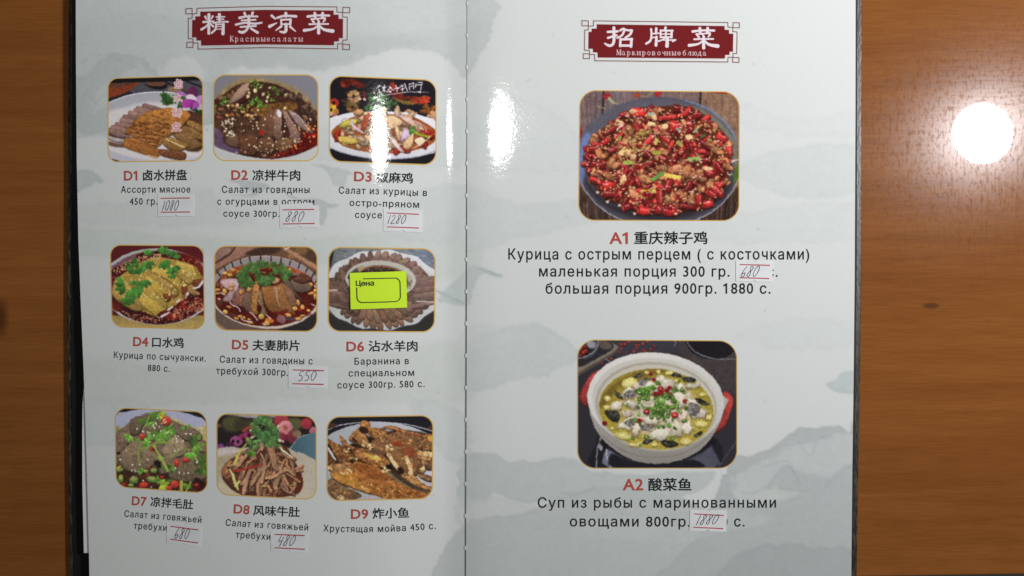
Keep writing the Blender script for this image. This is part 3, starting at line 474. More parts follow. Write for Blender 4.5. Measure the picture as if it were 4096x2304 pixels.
def pic_tripe_shreds():      # D8
    P = Pic((82, 70, 1600, 1390), .2, (32, 26, 26), 18)
    P.poly([(220, 90), (1000, 110), (860, 160), (640, 160), (400, 130)], (132, 130, 122), 26); P.ell(330, 240, 150, 120, (64, 66, 36), 0, 60, .2); P.ell(520, 260, 170, 90, (52, 50, 32), 0, 60, .2); P.ell(850, 190, 90, 70, (78, 88, 52), 0, 40)
    P.ell(1250, 240, 140, 90, (72, 76, 40), 0, 50); P.ell(780, 170, 80, 60, (60, 84, 46), 0, 30); P.ell(130, 270, 40, 26, (90, 66, 30), 0, 20)
    for x, y, r, c in [(1060, 190, 110, (132, 44, 54)), (1120, 300, 108, (166, 106, 104)), (1430, 240, 84, (140, 40, 52)), (1540, 350, 66, (146, 84, 92)), (1060, 450, 80, (116, 30, 48)), (1250, 440, 110, (96, 36, 44)), (970, 290, 60, (110, 34, 44))]: P.ell(x, y, r, r*.96, c, 0, 26, .12, (60, -.2))
    P.ell(1120, 300, 36, 46, (146, 74, 62), 0, 24); P.ell(1290, 390, 66, 60, (110, 92, 62), 0, 26, .3)
    for x, y, r, c in [(390, 500, 95, (128, 60, 100)), (560, 410, 70, (110, 34, 62)), (500, 440, 70, (116, 38, 70)), (160, 580, 54, (100, 52, 100)), (300, 570, 70, (60, 26, 46))]: P.ell(x, y, r, r*.8, c, 0, 18, .15)
    for x, y in [(342, 500), (418, 505), (500, 475), (580, 410)]: P.ell(x, y, 22, 28, (30, 14, 24), 0, 10)
    P.poly([(1190, 610), (1260, 510), (1360, 420), (1480, 395), (1600, 400), (1600, 820), (1380, 740)], (58, 88, 96), 8, .05, (0, .1)); P.line([(1195, 615), (1260, 515), (1350, 430), (1480, 397)], 10, (110, 130, 130), 6)
    P.poly([(90, 680), (200, 600), (340, 580), (470, 600), (1080, 590), (1250, 650), (1420, 700), (1570, 800), (1600, 900), (1600, 1400), (80, 1400)], (148, 144, 122), 14, .05, (90, .03), wob=10)
    P.ell(270, 680, 170, 70, (158, 154, 142), 0, 50); P.poly([(90, 780), (250, 700), (400, 700), (300, 900), (180, 1000), (90, 1100)], (136, 130, 98), 60)
    P.poly([(170, 1000), (220, 840), (420, 700), (700, 560), (1100, 560), (1230, 760), (1340, 940), (1385, 1120), (1330, 1260), (1200, 1310), (950, 1340), (500, 1310), (260, 1160)], (72, 42, 26), 16, .4)
    P.poly([(1240, 900), (1330, 940), (1385, 1120), (1330, 1260), (1200, 1310), (1080, 1280), (1300, 1180)], (84, 34, 18), 14, .2); P.poly([(170, 960), (230, 830), (340, 800), (340, 980), (250, 1060)], (124, 82, 50), 20, .3)
    cols = [(126, 94, 64), (112, 86, 62), (138, 102, 68), (100, 76, 58), (134, 96, 60)]
    for k in range(90):
        x, y = P.inside([(220, 900), (440, 700), (720, 540), (1060, 540), (1220, 760), (1320, 960), (1300, 1200), (1000, 1310), (500, 1290), (280, 1120)], 1)[0]
        a = math.atan2(y-450, x-820)+P.rnd(-.7, .7); L = P.rnd(60, 150); b = a+P.rnd(-.8, .8)
        pts = [(x-math.cos(a)*L, y-math.sin(a)*L), (x, y), (x+math.cos(b)*L, y+math.sin(b)*L)]; w = P.rnd(26, 46)
        P.line(np.array(pts)+[6, 16], w*1.15, (44, 26, 18), 14, 0, alpha=.7); c = P.jit(cols[k % 5], .15)
        P.line(pts, w, c, 5, .25); P.line(np.array(pts)-[w*.12, w*.18], w*.3, tuple(v*1.3 for v in c), 8, .2, alpha=.6)
        if k % 3 == 0:
            for t in range(8): P.dot(pts[0][0]+(pts[2][0]-pts[0][0])*t/8+P.rnd(-9, 9), pts[0][1]+(pts[2][1]-pts[0][1])*t/8+w*.4, 10, 8, 0, P.jit((96, 56, 34), .2), .8)
    for pts, w in [([(880, 580), (940, 720), (960, 860), (1000, 920)], [60, 90, 80, 50]), ([(1110, 780), (1040, 940)], 30), ([(820, 1050), (950, 1030), (1060, 950), (1160, 930), (1250, 1000)], [40, 46, 46, 40]), ([(780, 480), (770, 620)], [70, 50]), ([(620, 1140), (700, 1010), (800, 880)], 46), ([(720, 1300), (710, 1180), (750, 1060)], 48), ([(770, 1110), (800, 960), (830, 870)], 46), ([(420, 860), (530, 720), (660, 600)], 50), ([(500, 1270), (540, 1080), (600, 930)], [50, 66, 40]), ([(980, 1240), (980, 1120), (1040, 1030)], [60, 70, 50])]:
        P.line(np.array(pts)+[6, 16], np.atleast_1d(w)*1.15, (40, 24, 18), 14, 0, alpha=.8); P.line(pts, w, P.jit((140, 108, 74), .1), 5, .2, grad=(0, -.15))
    for x, y in P.inside([(860, 1260), (1040, 1180), (1060, 1300), (860, 1330)], 16): P.chunk(x, y, 22, P.jit((132, 82, 54), .2))
    P.line([(345, 940), (500, 920), (640, 880), (770, 860)], [40, 36, 30, 14], (140, 40, 30), 5); P.line([(500, 345), (620, 270), (740, 225)], [44, 40, 22], (136, 50, 38), 5); P.line([(830, 235), (900, 225), (940, 270)], 22, (130, 44, 32))
    P.line([(370, 830), (420, 700), (480, 610), (560, 520)], [50, 36, 26, 16], (162, 158, 66), 6); P.line([(290, 920), (340, 1000), (370, 1110), (420, 1220)], [24, 40, 50, 24], (166, 168, 96), 6); P.line([(440, 1100), (370, 1170)], 26, (170, 174, 90)); P.line([(150, 1120), (260, 1210), (370, 1290)], 44, (158, 154, 110), 8)
    W = (188, 184, 140)
    for pts in ([(600, 335), (660, 385)], [(700, 400), (850, 500)], [(580, 480), (720, 380)], [(960, 360), (1035, 395)], [(960, 420), (1090, 510)], [(780, 400), (850, 450)], [(960, 340), (1020, 270)], [(1030, 590), (1130, 670), (1220, 740)], [(920, 430), (1040, 500)], [(1000, 300), (1020, 350)]): P.line(pts, P.rnd(20, 30), P.jit(W, .1), 5)
    P.line([(780, 1165), (825, 1165)], 26, (150, 146, 60)); P.line([(1200, 1160), (1280, 1130)], 20, (140, 130, 60))
    for x, y, r, a in [(780, 250, 100, -70), (720, 280, 100, 160), (820, 300, 110, 30), (700, 330, 90, 120), (860, 350, 110, 60), (900, 380, 100, 20), (780, 360, 100, 90), (900, 480, 110, 90), (960, 420, 80, 60), (620, 480, 70, 120), (690, 480, 60, 60), (870, 280, 80, -30), (640, 560, 70, 90), (780, 190, 60, -90), (930, 330, 70, 0), (1010, 540, 50, 100)]: P.leaf(x, y, r, P.jit((58, 92, 44), .25), a, 5)
    P.leaf(610, 655, 70, (66, 112, 34), 90, 5); P.leaf(600, 490, 60, (88, 122, 44), 150, 4); P.line([(720, 340), (780, 260), (800, 200)], 10, (90, 120, 60)); P.line([(650, 570), (640, 640)], 16, (120, 130, 70))
    return P, [(92, 80), (1585, 125), (1588, 1378), (98, 1300)], (150, 154, 148), .12

def pic_fried_fish():        # D9
    P = Pic((85, 62, 1700, 1365), .2, (26, 28, 32), 19)
    P.ell(880, 900, 1100, 726, (150, 158, 158), 0, 8, .03, (0, .04)); P.line([(100, 300), (300, 225), (560, 190), (800, 178), (1050, 190), (1350, 225), (1700, 320)], 12, (172, 178, 180), 8); P.poly([(90, 230), (170, 190), (260, 235), (90, 290)], (70, 44, 34), 12); P.poly([(1590, 270), (1680, 220), (1690, 300)], (70, 44, 40), 12)
    P.poly([(100, 500), (300, 560), (600, 450), (1100, 300), (1680, 400), (1680, 850), (1560, 900), (1200, 1000), (900, 900), (400, 800), (100, 900)], (48, 34, 22), 30, .3)
    def fish(pts, c, n=1.0, edge=(40, 26, 16), crumbs=True):
        P.slab(pts, c, edge, None, .28, 20, 3, grad=(80, -.15)); a = np.array(pts, float)
        m = int(np.ptp(a[:, 0])*np.ptp(a[:, 1])/2600*n)
        for x, y in P.inside(pts, m):
            k = P.r.random()
            P.dot(x, y, P.rnd(10, 34), P.rnd(8, 18), P.rnd(-.3, .9), P.jit((186, 140, 66) if k < .4 else ((120, 60, 24) if k < .75 else (70, 40, 22)), .2), P.rnd(.25, .6))
        for x, y in P.inside(pts, m//3): P.dot(x, y, 9, 7, 0, P.jit((150, 44, 18) if P.r.random() < .5 else (214, 180, 116), .15), .7)
    B = (132, 88, 42)
    fish([(110, 430), (240, 500), (330, 530), (470, 620), (500, 720), (300, 790), (230, 680)], (110, 74, 38)); P.line([(115, 560), (170, 650), (230, 740)], [26, 40, 20], (176, 178, 172), 8); fish([(100, 600), (180, 700), (240, 800), (100, 860)], (84, 54, 32))
    fish([(590, 200), (650, 150), (740, 190), (760, 260), (900, 270), (1000, 330), (960, 440), (800, 420), (700, 330), (620, 300)], (142, 96, 46)); fish([(450, 380), (530, 300), (600, 260), (720, 400), (760, 560), (680, 560), (560, 500), (430, 440)], (140, 100, 54)); P.ell(650, 300, 70, 50, (50, 30, 20), 20, 20, .3); P.poly([(470, 400), (560, 470), (520, 480)], (50, 26, 18), 14); P.poly([(690, 380), (780, 440), (760, 540)], (40, 26, 18), 24)
    fish([(900, 270), (1060, 230), (1250, 290), (1450, 350), (1680, 360), (1680, 440), (1500, 400), (1200, 330), (1080, 280), (980, 270)], (138, 106, 62))
    fish([(770, 460), (960, 400), (1060, 340), (1250, 330), (1500, 400), (1680, 440), (1660, 600), (1400, 560), (1250, 520), (1000, 560), (960, 660), (800, 600)], (112, 80, 48)); P.ell(1140, 520, 90, 60, (140, 52, 24), 10, 40, .4, alpha=.8); P.ell(1650, 430, 60, 40, (190, 140, 50), 30, 20)
    fish([(290, 375), (360, 430), (430, 520), (560, 560), (760, 590), (900, 650), (1030, 760), (1000, 840), (880, 850), (700, 790), (540, 700), (460, 580), (330, 500)], (146, 100, 48)); P.poly([(660, 640), (840, 690), (920, 740), (780, 740)], (190, 160, 60), 22, .3); P.poly([(640, 600), (800, 590), (960, 680), (800, 660)], (96, 70, 42), 24, .3)
    fish([(960, 580), (1100, 540), (1400, 520), (1480, 600), (1560, 850), (1440, 960), (1320, 980), (1180, 930), (1060, 800), (1000, 680)], (112, 82, 46)); P.ell(1330, 620, 130, 70, (130, 58, 28), 30, 50, .4, alpha=.7)
    fish([(1430, 600), (1600, 620), (1680, 640), (1640, 740), (1560, 800), (1560, 900), (1480, 960), (1520, 800), (1450, 700)], (156, 126, 76)); fish([(1560, 780), (1690, 740), (1690, 880), (1580, 870)], (90, 68, 44))
    for pts in ([(1020, 660), (1080, 760), (1150, 850)], [(1280, 710), (1320, 800), (1350, 900), (1350, 970)]):
        P.line(pts, 60, (176, 146, 96), 8, .3)
        for k in range(14): t = P.r.random()*(len(pts)-1); i = int(t); f = t-i; P.dot(pts[i][0]+(pts[i+1][0]-pts[i][0])*f+P.rnd(-24, 24), pts[i][1]+(pts[i+1][1]-pts[i][1])*f, 18, 14, 0, P.jit((204, 180, 130), .12), .8)
    P.poly([(1560, 920), (1690, 910), (1690, 1000), (1600, 960)], (164, 168, 172), 12); P.poly([(1480, 1060), (1690, 1080), (1690, 1160), (1580, 1110)], (150, 152, 152), 14); fish([(1450, 960), (1540, 950), (1690, 1000), (1690, 1060), (1560, 1040)], (104, 78, 54))
    fish([(1180, 930), (1300, 980), (1420, 990), (1530, 1100), (1690, 1160), (1690, 1210), (1560, 1180), (1360, 1090), (1240, 1000)], (166, 126, 68)); P.poly([(1000, 880), (1200, 980), (1400, 1120), (1640, 1230), (1500, 1210), (1250, 1110), (1060, 1000)], (62, 52, 36), 22, .3)
    fish([(110, 850), (250, 800), (420, 770), (520, 850), (480, 960), (300, 960), (180, 920)], (146, 112, 66)); fish([(110, 1050), (240, 1020), (420, 1160), (560, 1220), (620, 1280), (560, 1350), (320, 1360), (120, 1220)], (104, 84, 56))
    fish([(150, 950), (300, 900), (480, 860), (520, 760), (660, 790), (900, 870), (1040, 980), (1240, 1100), (1480, 1200), (1650, 1250), (1560, 1320), (1200, 1340), (960, 1310), (760, 1250), (500, 1160), (260, 1060)], (150, 96, 38), .9)
    P.poly([(180, 960), (400, 920), (480, 980), (620, 1100), (760, 1170), (700, 1220), (500, 1150), (280, 1050)], (178, 130, 48), 50, .3, alpha=.7); P.poly([(520, 800), (740, 830), (960, 950), (1000, 1040), (760, 1020), (560, 900)], (120, 64, 26), 50, .35, alpha=.7); P.poly([(960, 880), (1050, 940), (1200, 1060), (1340, 1150), (1250, 1130), (1050, 990)], (110, 96, 60), 20, .2)
    for x, y, r in [(690, 510, 60), (740, 560, 40), (400, 600, 42), (440, 910, 50), (330, 930, 40), (990, 880, 60), (1030, 560, 60), (1610, 670, 70), (660, 1160, 36), (320, 1310, 50), (150, 870, 40), (1530, 880, 40), (530, 730, 30), (830, 700, 30)]:
        for k in range(9): P.dot(x+P.rnd(-r, r), y+P.rnd(-r, r)*.7, r*.35, r*.28, P.rnd(0, 3), P.jit((206, 184, 126), .15), .7)
    P.poly([(600, 1300), (760, 1260), (900, 1300), (1100, 1350), (560, 1350)], (150, 152, 150), 14); P.ell(1030, 850, 60, 30, (26, 18, 14), 30, 20); P.ell(1200, 900, 40, 60, (36, 22, 16), -30, 24)
    return P, [(100, 95), (1690, 72), (1675, 1325), (95, 1355)], (166, 170, 165), .12

def pic_chilli_chicken():    # A1
    P = Pic((72, 40, 1740, 1395), .24, (110, 92, 84), 21)
    wd = [(60, 350, (112, 96, 98)), (350, 640, (116, 102, 108)), (640, 980, (112, 96, 100)), (980, 1330, (112, 94, 90)), (1330, 1760, (132, 104, 82))]
    for a, b, c in wd:
        P.poly([(a, 30), (b-14, 30), (b-14, 1400), (a, 1400)], c, 10, .22, sm=1)
        for k in range(46): x = P.rnd(a, b-20); y = P.rnd(30, 700); P.line([(x, y), (x+P.rnd(-14, 14), y+P.rnd(80, 260))], P.rnd(4, 12), P.jit((74, 58, 54) if P.r.random() > .4 else (156, 132, 120), .15), 6, alpha=.45)
    for x in (345, 1330): P.line([(x, 30), (x-14, 330)], 20, (40, 32, 32), 10)
    P.poly([(60, 1000), (120, 1050), (400, 1300), (620, 1400), (60, 1400)], (70, 54, 46), 30, .3); P.poly([(1200, 1400), (1500, 1250), (1740, 1020), (1740, 1400)], (64, 48, 42), 30, .3)
    for k in range(30): x = P.rnd(90, 480); P.line([(x, P.rnd(1120, 1250)), (x+10, 1400)], P.rnd(5, 12), P.jit((120, 96, 84) if k % 2 else (36, 28, 26), .2), 6, alpha=.6); x = P.rnd(1340, 1720); P.line([(x, P.rnd(1100, 1250)), (x-10, 1400)], P.rnd(5, 12), P.jit((112, 84, 66) if k % 2 else (34, 26, 24), .2), 6, alpha=.6)
    P.ell(380, 115, 44, 34, (150, 40, 50), 20, 8); P.line([(400, 140), (440, 180), (490, 195)], [36, 26, 12], (150, 160, 120)); P.ell(680, 105, 40, 26, (150, 70, 50), 0, 8); P.line([(720, 110), (790, 115), (830, 70)], 16, (140, 120, 90)); P.poly([(860, 115), (880, 66), (930, 66), (900, 120)], (164, 34, 44), 6); P.poly([(1440, 62), (1620, 66), (1600, 84), (1480, 80)], (150, 36, 36), 8); P.poly([(95, 410), (125, 480), (120, 560), (95, 580)], (140, 36, 46), 10); P.line([(270, 215), (360, 240)], 10, (150, 140, 110))
    # plate
    P.ell(905, 790, 838, 664, (150, 156, 172), 0, 8, .03); P.ell(905, 782, 832, 660, (74, 74, 84), 0, 8, .08)
    P.poly([(100, 600), (200, 400), (400, 240), (700, 150), (1000, 140), (1250, 210), (900, 330), (400, 480), (180, 700), (110, 900)], (86, 88, 102), 60, .08)
    P.poly([(95, 640), (150, 500), (210, 520), (150, 720), (150, 900), (120, 1000), (90, 900)], (100, 122, 178), 40, .05)
    P.poly([(1300, 220), (1500, 340), (1650, 500), (1720, 640), (1700, 900), (1600, 640), (1450, 420), (1250, 260)], (112, 112, 100), 50, .12); P.line([(1180, 160), (1400, 240), (1580, 380), (1700, 560)], 14, (96, 124, 170), 10)
    P.poly([(150, 950), (400, 1200), (900, 1300), (1400, 1200), (1650, 950), (1560, 1160), (1300, 1310), (900, 1390), (500, 1310), (250, 1140)], (48, 46, 54), 50, .08)
    P.ell(1690, 910, 24, 90, (70, 110, 40), 12, 30)
    heap = [(165, 640), (300, 470), (580, 270), (850, 220), (1100, 215), (1320, 270), (1560, 480), (1640, 680), (1600, 960), (1480, 1160), (1300, 1250), (900, 1310), (560, 1230), (340, 1130), (200, 930), (140, 760)]
    P.poly([(x, y+16) for x, y in heap], (44, 22, 20), 30, .4); P.poly(heap, (92, 40, 26), 20, .5)
    def chili(x, y, L, w, a, c=None):
        c = c or P.jit((176, 40, 40), .32); ca, sa = math.cos(a), math.sin(a)
        f = lambda u, v: (x+ca*u-sa*v, y+sa*u+ca*v); h = w/2
        P.poly([(px+4, py+12) for px, py in (f(-L/2, -h), f(L/2, -h), f(L/2, h), f(-L/2, h))], (40, 12, 12), 14, 0, sm=1, alpha=.7)
        P.poly([f(-L/2, -h*.95), f(0, -h*1.05), f(L/2, -h*.8), f(L/2+h*.3, 0), f(L/2, h*.8), f(0, h*1.05), f(-L/2, h*.95)], c, 5, .14, (90, -.25), 1, (w*.4, .72))
        P.line([f(-L*.38, -h*.4), f(L*.3, -h*.35)], w*.13, (226, 150, 150), 5, alpha=.75)
        if P.r.random() < .35: P.ell(*f(-L/2, 0), h*.5, h*.95, (112, 18, 22), math.degrees(a), 5); P.ell(*f(-L/2, 0), h*.25, h*.6, (186, 90, 60), math.degrees(a), 5)
    def chick(x, y, r): P.chunk(x, y, r, P.jit((184, 118, 76), .24), P.rnd(.45, .75), None, .2, (222, 172, 130) if P.r.random() < .5 else None, (42, 18, 14))
    pts = P.inside(heap, 560)
    pts.sort(key=lambda p: p[1]+P.rnd(-60, 60))
    for i, (x, y) in enumerate(pts):
        k = P.r.random(); lowf = (y-220)/1100
        if k < .34: chili(x, y, P.rnd(56, 112), P.rnd(34, 54), P.rnd(-1.3, 1.3))
        elif k < .66: chick(x, y, P.rnd(30, 58))
        elif k < .93 - .15*lowf: P.chunk(x, y, P.rnd(12, 26), P.jit((190, 140, 84), .25), .7, tex=.2, shadow=(50, 26, 18))
        elif True: P.seeds([(x-40, y-40), (x+40, y-40), (x+40, y+40), (x-40, y+40)], 5, 9, (206, 160, 96), .7, .2, 1, (60, 26, 18))
    for x, y, L, w, a in [(1000, 330, 230, 54, -.12), (1210, 420, 70, 160, .1), (1370, 610, 150, 60, .65), (1060, 420, 90, 110, .2), (800, 560, 120, 56, -.75), (780, 700, 120, 76, .6), (940, 760, 80, 110, .4), (1060, 740, 140, 60, -1.1), (800, 810, 130, 60, -.5), (1000, 1020, 150, 84, -1.2), (910, 1140, 170, 70, 1.5), (750, 1280, 120, 80, .05), (1020, 1290, 110, 90, .05), (1190, 1235, 180, 56, .1), (1400, 1210, 110, 80, -.2), (1500, 1080, 150, 70, .8), (1440, 1110, 110, 70, .5), (1520, 850, 160, 66, .9), (1380, 770, 110, 60, .05), (1420, 900, 110, 80, .2), (380, 1020, 130, 90, -.3), (490, 1110, 110, 80, 1.2), (260, 970, 130, 50, .5), (270, 810, 170, 70, .2), (180, 750, 90, 50, .7), (240, 650, 120, 80, -.1), (410, 460, 160, 54, -.6), (1270, 310, 110, 90, -.4), (1080, 240, 60, 90, .1), (690, 280, 150, 90, .05), (1150, 640, 160, 60, -1.1), (580, 1240, 90, 70, -.3), (890, 1260, 80, 100, .9), (1210, 1030, 110, 70, -1.1), (1100, 990, 90, 70, -.9), (560, 1000, 120, 70, -1.2), (1310, 1170, 120, 66, 1.5), (1620, 670, 90, 60, 1.4), (1540, 530, 120, 80, .6), (390, 1110, 100, 90, -.1)]:
        chili(x, y, L, w, a)
    for x, y, r in [(300, 700, 76), (500, 620, 60), (420, 790, 90), (240, 880, 66), (390, 920, 90), (760, 950, 90), (1080, 850, 80), (1190, 880, 100), (1310, 930, 90), (930, 840, 70), (640, 1110, 80), (1110, 1100, 60), (1010, 1150, 66), (1580, 980, 62), (1480, 660, 90), (1400, 590, 70), (870, 470, 56), (960, 480, 56), (650, 800, 60), (250, 510, 40), (1380, 400, 46), (1610, 830, 60), (820, 860, 44), (600, 440, 70), (1220, 1180, 60), (660, 1200, 50), (1320, 1050, 60)]: chick(x, y, r*.72); chick(x+r*.5, y+r*.3, r*.5)
    for x, y, rx, ry, a in [(560, 680, 70, 34, -15), (850, 320, 50, 30, 60), (1210, 530, 40, 30, 0), (965, 420, 34, 30, 0), (1400, 850, 56, 20, 8), (640, 730, 34, 30, 0), (540, 960, 30, 50, 20), (500, 390, 50, 26, -10), (830, 400, 44, 24, 0), (640, 270, 40, 24, 0)]: P.ell(x, y, rx, ry, P.jit((214, 180, 126), .08), a, 5, .2, (90, -.15))
    for pts2, w, c in [([(710, 490), (790, 480)], 30, (150, 176, 60)), ([(500, 560), (512, 530)], 26, (110, 160, 50)), ([(560, 790), (620, 790)], 44, (150, 170, 70)), ([(840, 960), (940, 900)], 36, (96, 160, 70)), ([(980, 920), (1110, 940)], 44, (214, 196, 84)), ([(740, 1080), (860, 1080)], 40, (196, 180, 60)), ([(860, 690), (910, 690)], 44, (160, 160, 60)), ([(1220, 760), (1310, 750)], 46, (140, 170, 90)), ([(800, 290), (850, 300)], 26, (150, 176, 160)), ([(1090, 440), (1120, 470)], 26, (120, 160, 130)), ([(1260, 480), (1300, 440)], 20, (140, 170, 130)), ([(870, 590), (880, 560)], 40, (196, 180, 90)), ([(1340, 530), (1370, 510)], 24, (70, 110, 60)), ([(1100, 580), (1130, 610)], 40, (160, 150, 80)), ([(1405, 555), (1440, 560)], 16, (110, 180, 80)), ([(480, 450), (540, 400)], 16, (226, 190, 180))]: P.line(pts2, w, c, 5, .15)
    for x, y, r in [(610, 900, 50), (1190, 610, 46), (785, 1110, 46), (790, 1190, 36), (1020, 1240, 50), (1270, 650, 40), (690, 840, 40)]:
        P.ell(x, y, r, r*.8, (170, 26, 32), 0, 6); P.ell(x, y, r*.72, r*.56, (84, 14, 18), 0, 6); P.line([(x-r*.6, y), (x+r*.6, y)], 7, (180, 50, 46)); P.line([(x, y-r*.5), (x, y+r*.5)], 7, (180, 50, 46))
    for x, y in P.inside([(540, 480), (760, 420), (800, 560), (720, 760), (560, 720)], 55): P.chunk(x, y, P.rnd(12, 24), P.jit((176, 134, 78), .25), .7, tex=.2, shadow=(60, 34, 20))
    P.seeds(heap, 260, 9, (222, 186, 124), .7, .15, 1, (60, 26, 18))
    for x, y in P.inside(heap, 150): P.dot(x, y, P.rnd(6, 16), 6, P.rnd(-.5, .5), (240, 206, 190), .8)
    for x, y in P.inside(heap, 36): P.ell(x, y, P.rnd(12, 30), P.rnd(7, 15), (44, 16, 14), P.rnd(-60, 60), 14, alpha=.6)
    for x, y in [(380, 1188), (655, 1307), (505, 1225), (280, 1090), (1075, 1308)]: P.dot(x, y, 17, 14, 0, (200, 184, 160))
    for p2 in ([(1640, 770), (1715, 760)], [(1600, 905), (1645, 910)], [(1640, 790), (1670, 770)]): P.line(p2, 9, (206, 196, 184), 4)
    return P, [(95, 50), (1728, 65), (1722, 1385), (82, 1380)], (196, 203, 205), .105

def pic_fish_soup():         # A2
    P = Pic((62, 60, 1715, 1395), .24, (44, 44, 50), 22)
    P.poly([(1100, 80), (1720, 80), (1720, 640), (1300, 420)], (60, 55, 54), 60, .15); P.poly([(450, 80), (1100, 80), (1000, 220), (500, 260)], (52, 52, 60), 40, .1)
    P.ell(1450, 60, 280, 215, (26, 26, 30), 0, 8); P.line([(1190, 90), (1240, 170), (1340, 230), (1480, 270), (1700, 268)], 8, (120, 122, 128), 6); P.line([(1060, 80), (1075, 110), (1060, 140)], 8, (130, 130, 136), 6)
    P.poly([(60, 360), (300, 250), (450, 150), (380, 80), (470, 130), (468, 180), (80, 420)], (112, 104, 92), 8, .08); P.poly([(70, 420), (468, 185), (460, 215), (80, 445)], (76, 68, 58), 8)
    P.poly([(60, 80), (370, 80), (440, 150), (300, 245), (60, 355)], (40, 40, 44), 12); P.poly([(280, 80), (370, 80), (430, 150), (330, 170)], (84, 78, 70), 20); P.ell(140, 120, 150, 150, (62, 64, 72), 0, 8); P.ell(120, 110, 136, 136, (34, 34, 40), 0, 14); P.ell(215, 120, 50, 40, (130, 134, 142), 30, 24); P.line([(290, 80), (270, 160), (190, 230), (80, 265)], 7, (150, 152, 158), 5)
    for x, y in P.inside([(90, 140), (160, 130), (180, 200), (100, 240)], 20): P.chunk(x, y, 22, P.jit((130, 36, 30), .2), .8, hi=(200, 130, 110))
    for x, y in [(520, 120), (600, 95), (560, 120), (680, 95), (740, 105), (790, 92), (670, 135), (700, 125), (525, 160), (510, 205), (575, 200), (655, 190), (680, 160), (750, 180), (765, 190), (820, 172), (860, 140), (420, 265), (740, 120), (325, 320), (640, 200)]: P.chunk(x, y, P.rnd(12, 22), P.jit((132, 44, 36), .3), .8, hi=(190, 120, 96))
    P.line([(360, 265), (430, 315)], 8, (130, 132, 136), 5)
    # burner and base
    P.poly([(270, 1130), (310, 1060), (700, 1180), (1440, 1060), (1460, 1400), (260, 1400)], (30, 31, 36), 20); P.line([(310, 1070), (275, 1200), (268, 1390)], 10, (150, 152, 158), 5); P.poly([(290, 1130), (320, 1070), (330, 1190), (300, 1190)], (140, 144, 150), 10)
    P.poly([(370, 1180), (430, 1150), (640, 1290), (1100, 1330), (1400, 1120), (1450, 1180), (1450, 1390), (420, 1390)], (84, 90, 104), 14, .1, (0, -.2)); P.line([(370, 1190), (380, 1290), (420, 1390)], 10, (170, 174, 180), 6); P.poly([(420, 1230), (600, 1300), (1000, 1340), (1250, 1290), (1330, 1390), (470, 1390)], (30, 30, 36), 20); P.line([(1500, 1380), (1690, 1110)], 6, (90, 92, 96), 5)
    P.poly([(340, 1080), (1420, 1060), (1400, 1180), (1150, 1310), (880, 1340), (600, 1300), (430, 1210)], (24, 24, 28), 30)
    # handles
    P.slab([(330, 385), (240, 405), (160, 500), (98, 630), (110, 690), (175, 745), (200, 560)], (154, 52, 46), (70, 24, 24), (200, 110, 100), .05, 12)
    P.slab([(1560, 600), (1650, 650), (1660, 720), (1600, 900), (1560, 960), (1450, 1030), (1480, 960), (1570, 800)], (158, 52, 46), (70, 24, 24), (190, 90, 80), .05, 14)
    # pot
    P.poly([(185, 700), (258, 980), (420, 1170), (640, 1300), (880, 1336), (1120, 1300), (1330, 1190), (1470, 1020), (1562, 800), (1500, 600), (300, 600)], (140, 142, 132), 8, .03, (90, -.12), 2)
    P.line([(330, 1050), (480, 1170), (700, 1255), (900, 1268), (1100, 1245), (1300, 1150), (1440, 1030)], 10, (112, 114, 104), 8)
    P.ell(872, 690, 700, 488, (178, 184, 176), 6, 6, .03, (60, -.07)); P.ell(878, 740, 630, 465, (160, 162, 150), 6, 26, .03); P.ell(872, 700, 648, 440, (172, 176, 166), 6, 16, .03); P.ell(876, 742, 620, 442, (150, 150, 134), 6, 12, .03); P.ell(878, 756, 600, 430, (170, 172, 156), 6, 10, .03)
    P.ell(878, 780, 587, 410, (148, 136, 42), 6, 8, .1, (90, .08))
    P.poly([(440, 800), (600, 620), (900, 520), (1200, 560), (1400, 800), (1300, 1000), (900, 1150), (550, 1050)], (160, 150, 66), 90, .15)
    P.poly([(600, 760), (700, 560), (900, 470), (1120, 520), (1240, 640), (1220, 860), (1120, 1000), (900, 1050), (680, 980)], (176, 172, 148), 60, .25)
    P.poly([(300, 740), (380, 580), (560, 450), (800, 380), (1000, 390), (800, 440), (500, 560), (360, 740)], (110, 92, 34), 40, .15)
    for x, y, rx, ry, a in [(600, 510, 80, 50, -20), (380, 670, 36, 28, 10), (370, 760, 34, 26, 0), (1010, 410, 36, 22, 0), (780, 405, 26, 16, 0), (1335, 930, 66, 32, 4), (1180, 1110, 60, 36, -8), (640, 1140, 50, 20, 6), (1350, 630, 36, 20, 0), (430, 975, 24, 14, 0), (860, 1140, 34, 20, 0), (540, 1050, 86, 36, 12), (900, 400, 22, 18, 40), (700, 1140, 24, 30, 40), (1410, 860, 40, 26, -30), (640, 680, 50, 24, -10), (1090, 490, 30, 20, 0)]:
        P.ell(x, y+10, rx, ry, (100, 90, 36), a, 12, alpha=.7); P.ell(x, y, rx, ry, P.jit((184, 178, 92), .06), a, 6, .1, (90, -.12)); P.ell(x, y, rx*.6, ry*.5, (200, 196, 130), a, 14, .1)
    def fil(pts, skin=None):
        P.poly(np.array(pts)+[5, 16], (104, 94, 42), 16, .05, sm=2, alpha=.8, wob=18); P.poly(pts, P.jit((188, 184, 164), .08), 8, .16, (90, -.16), 1, (22, .84), wob=20)
        if skin is not None:
            P.poly(skin, (104, 102, 96), 10, .5, sm=2)
            for x, y in P.inside(skin, 26): P.dot(x, y, 9, 6, .6, (150, 150, 148) if P.r.random() > .5 else (60, 58, 54), .7)
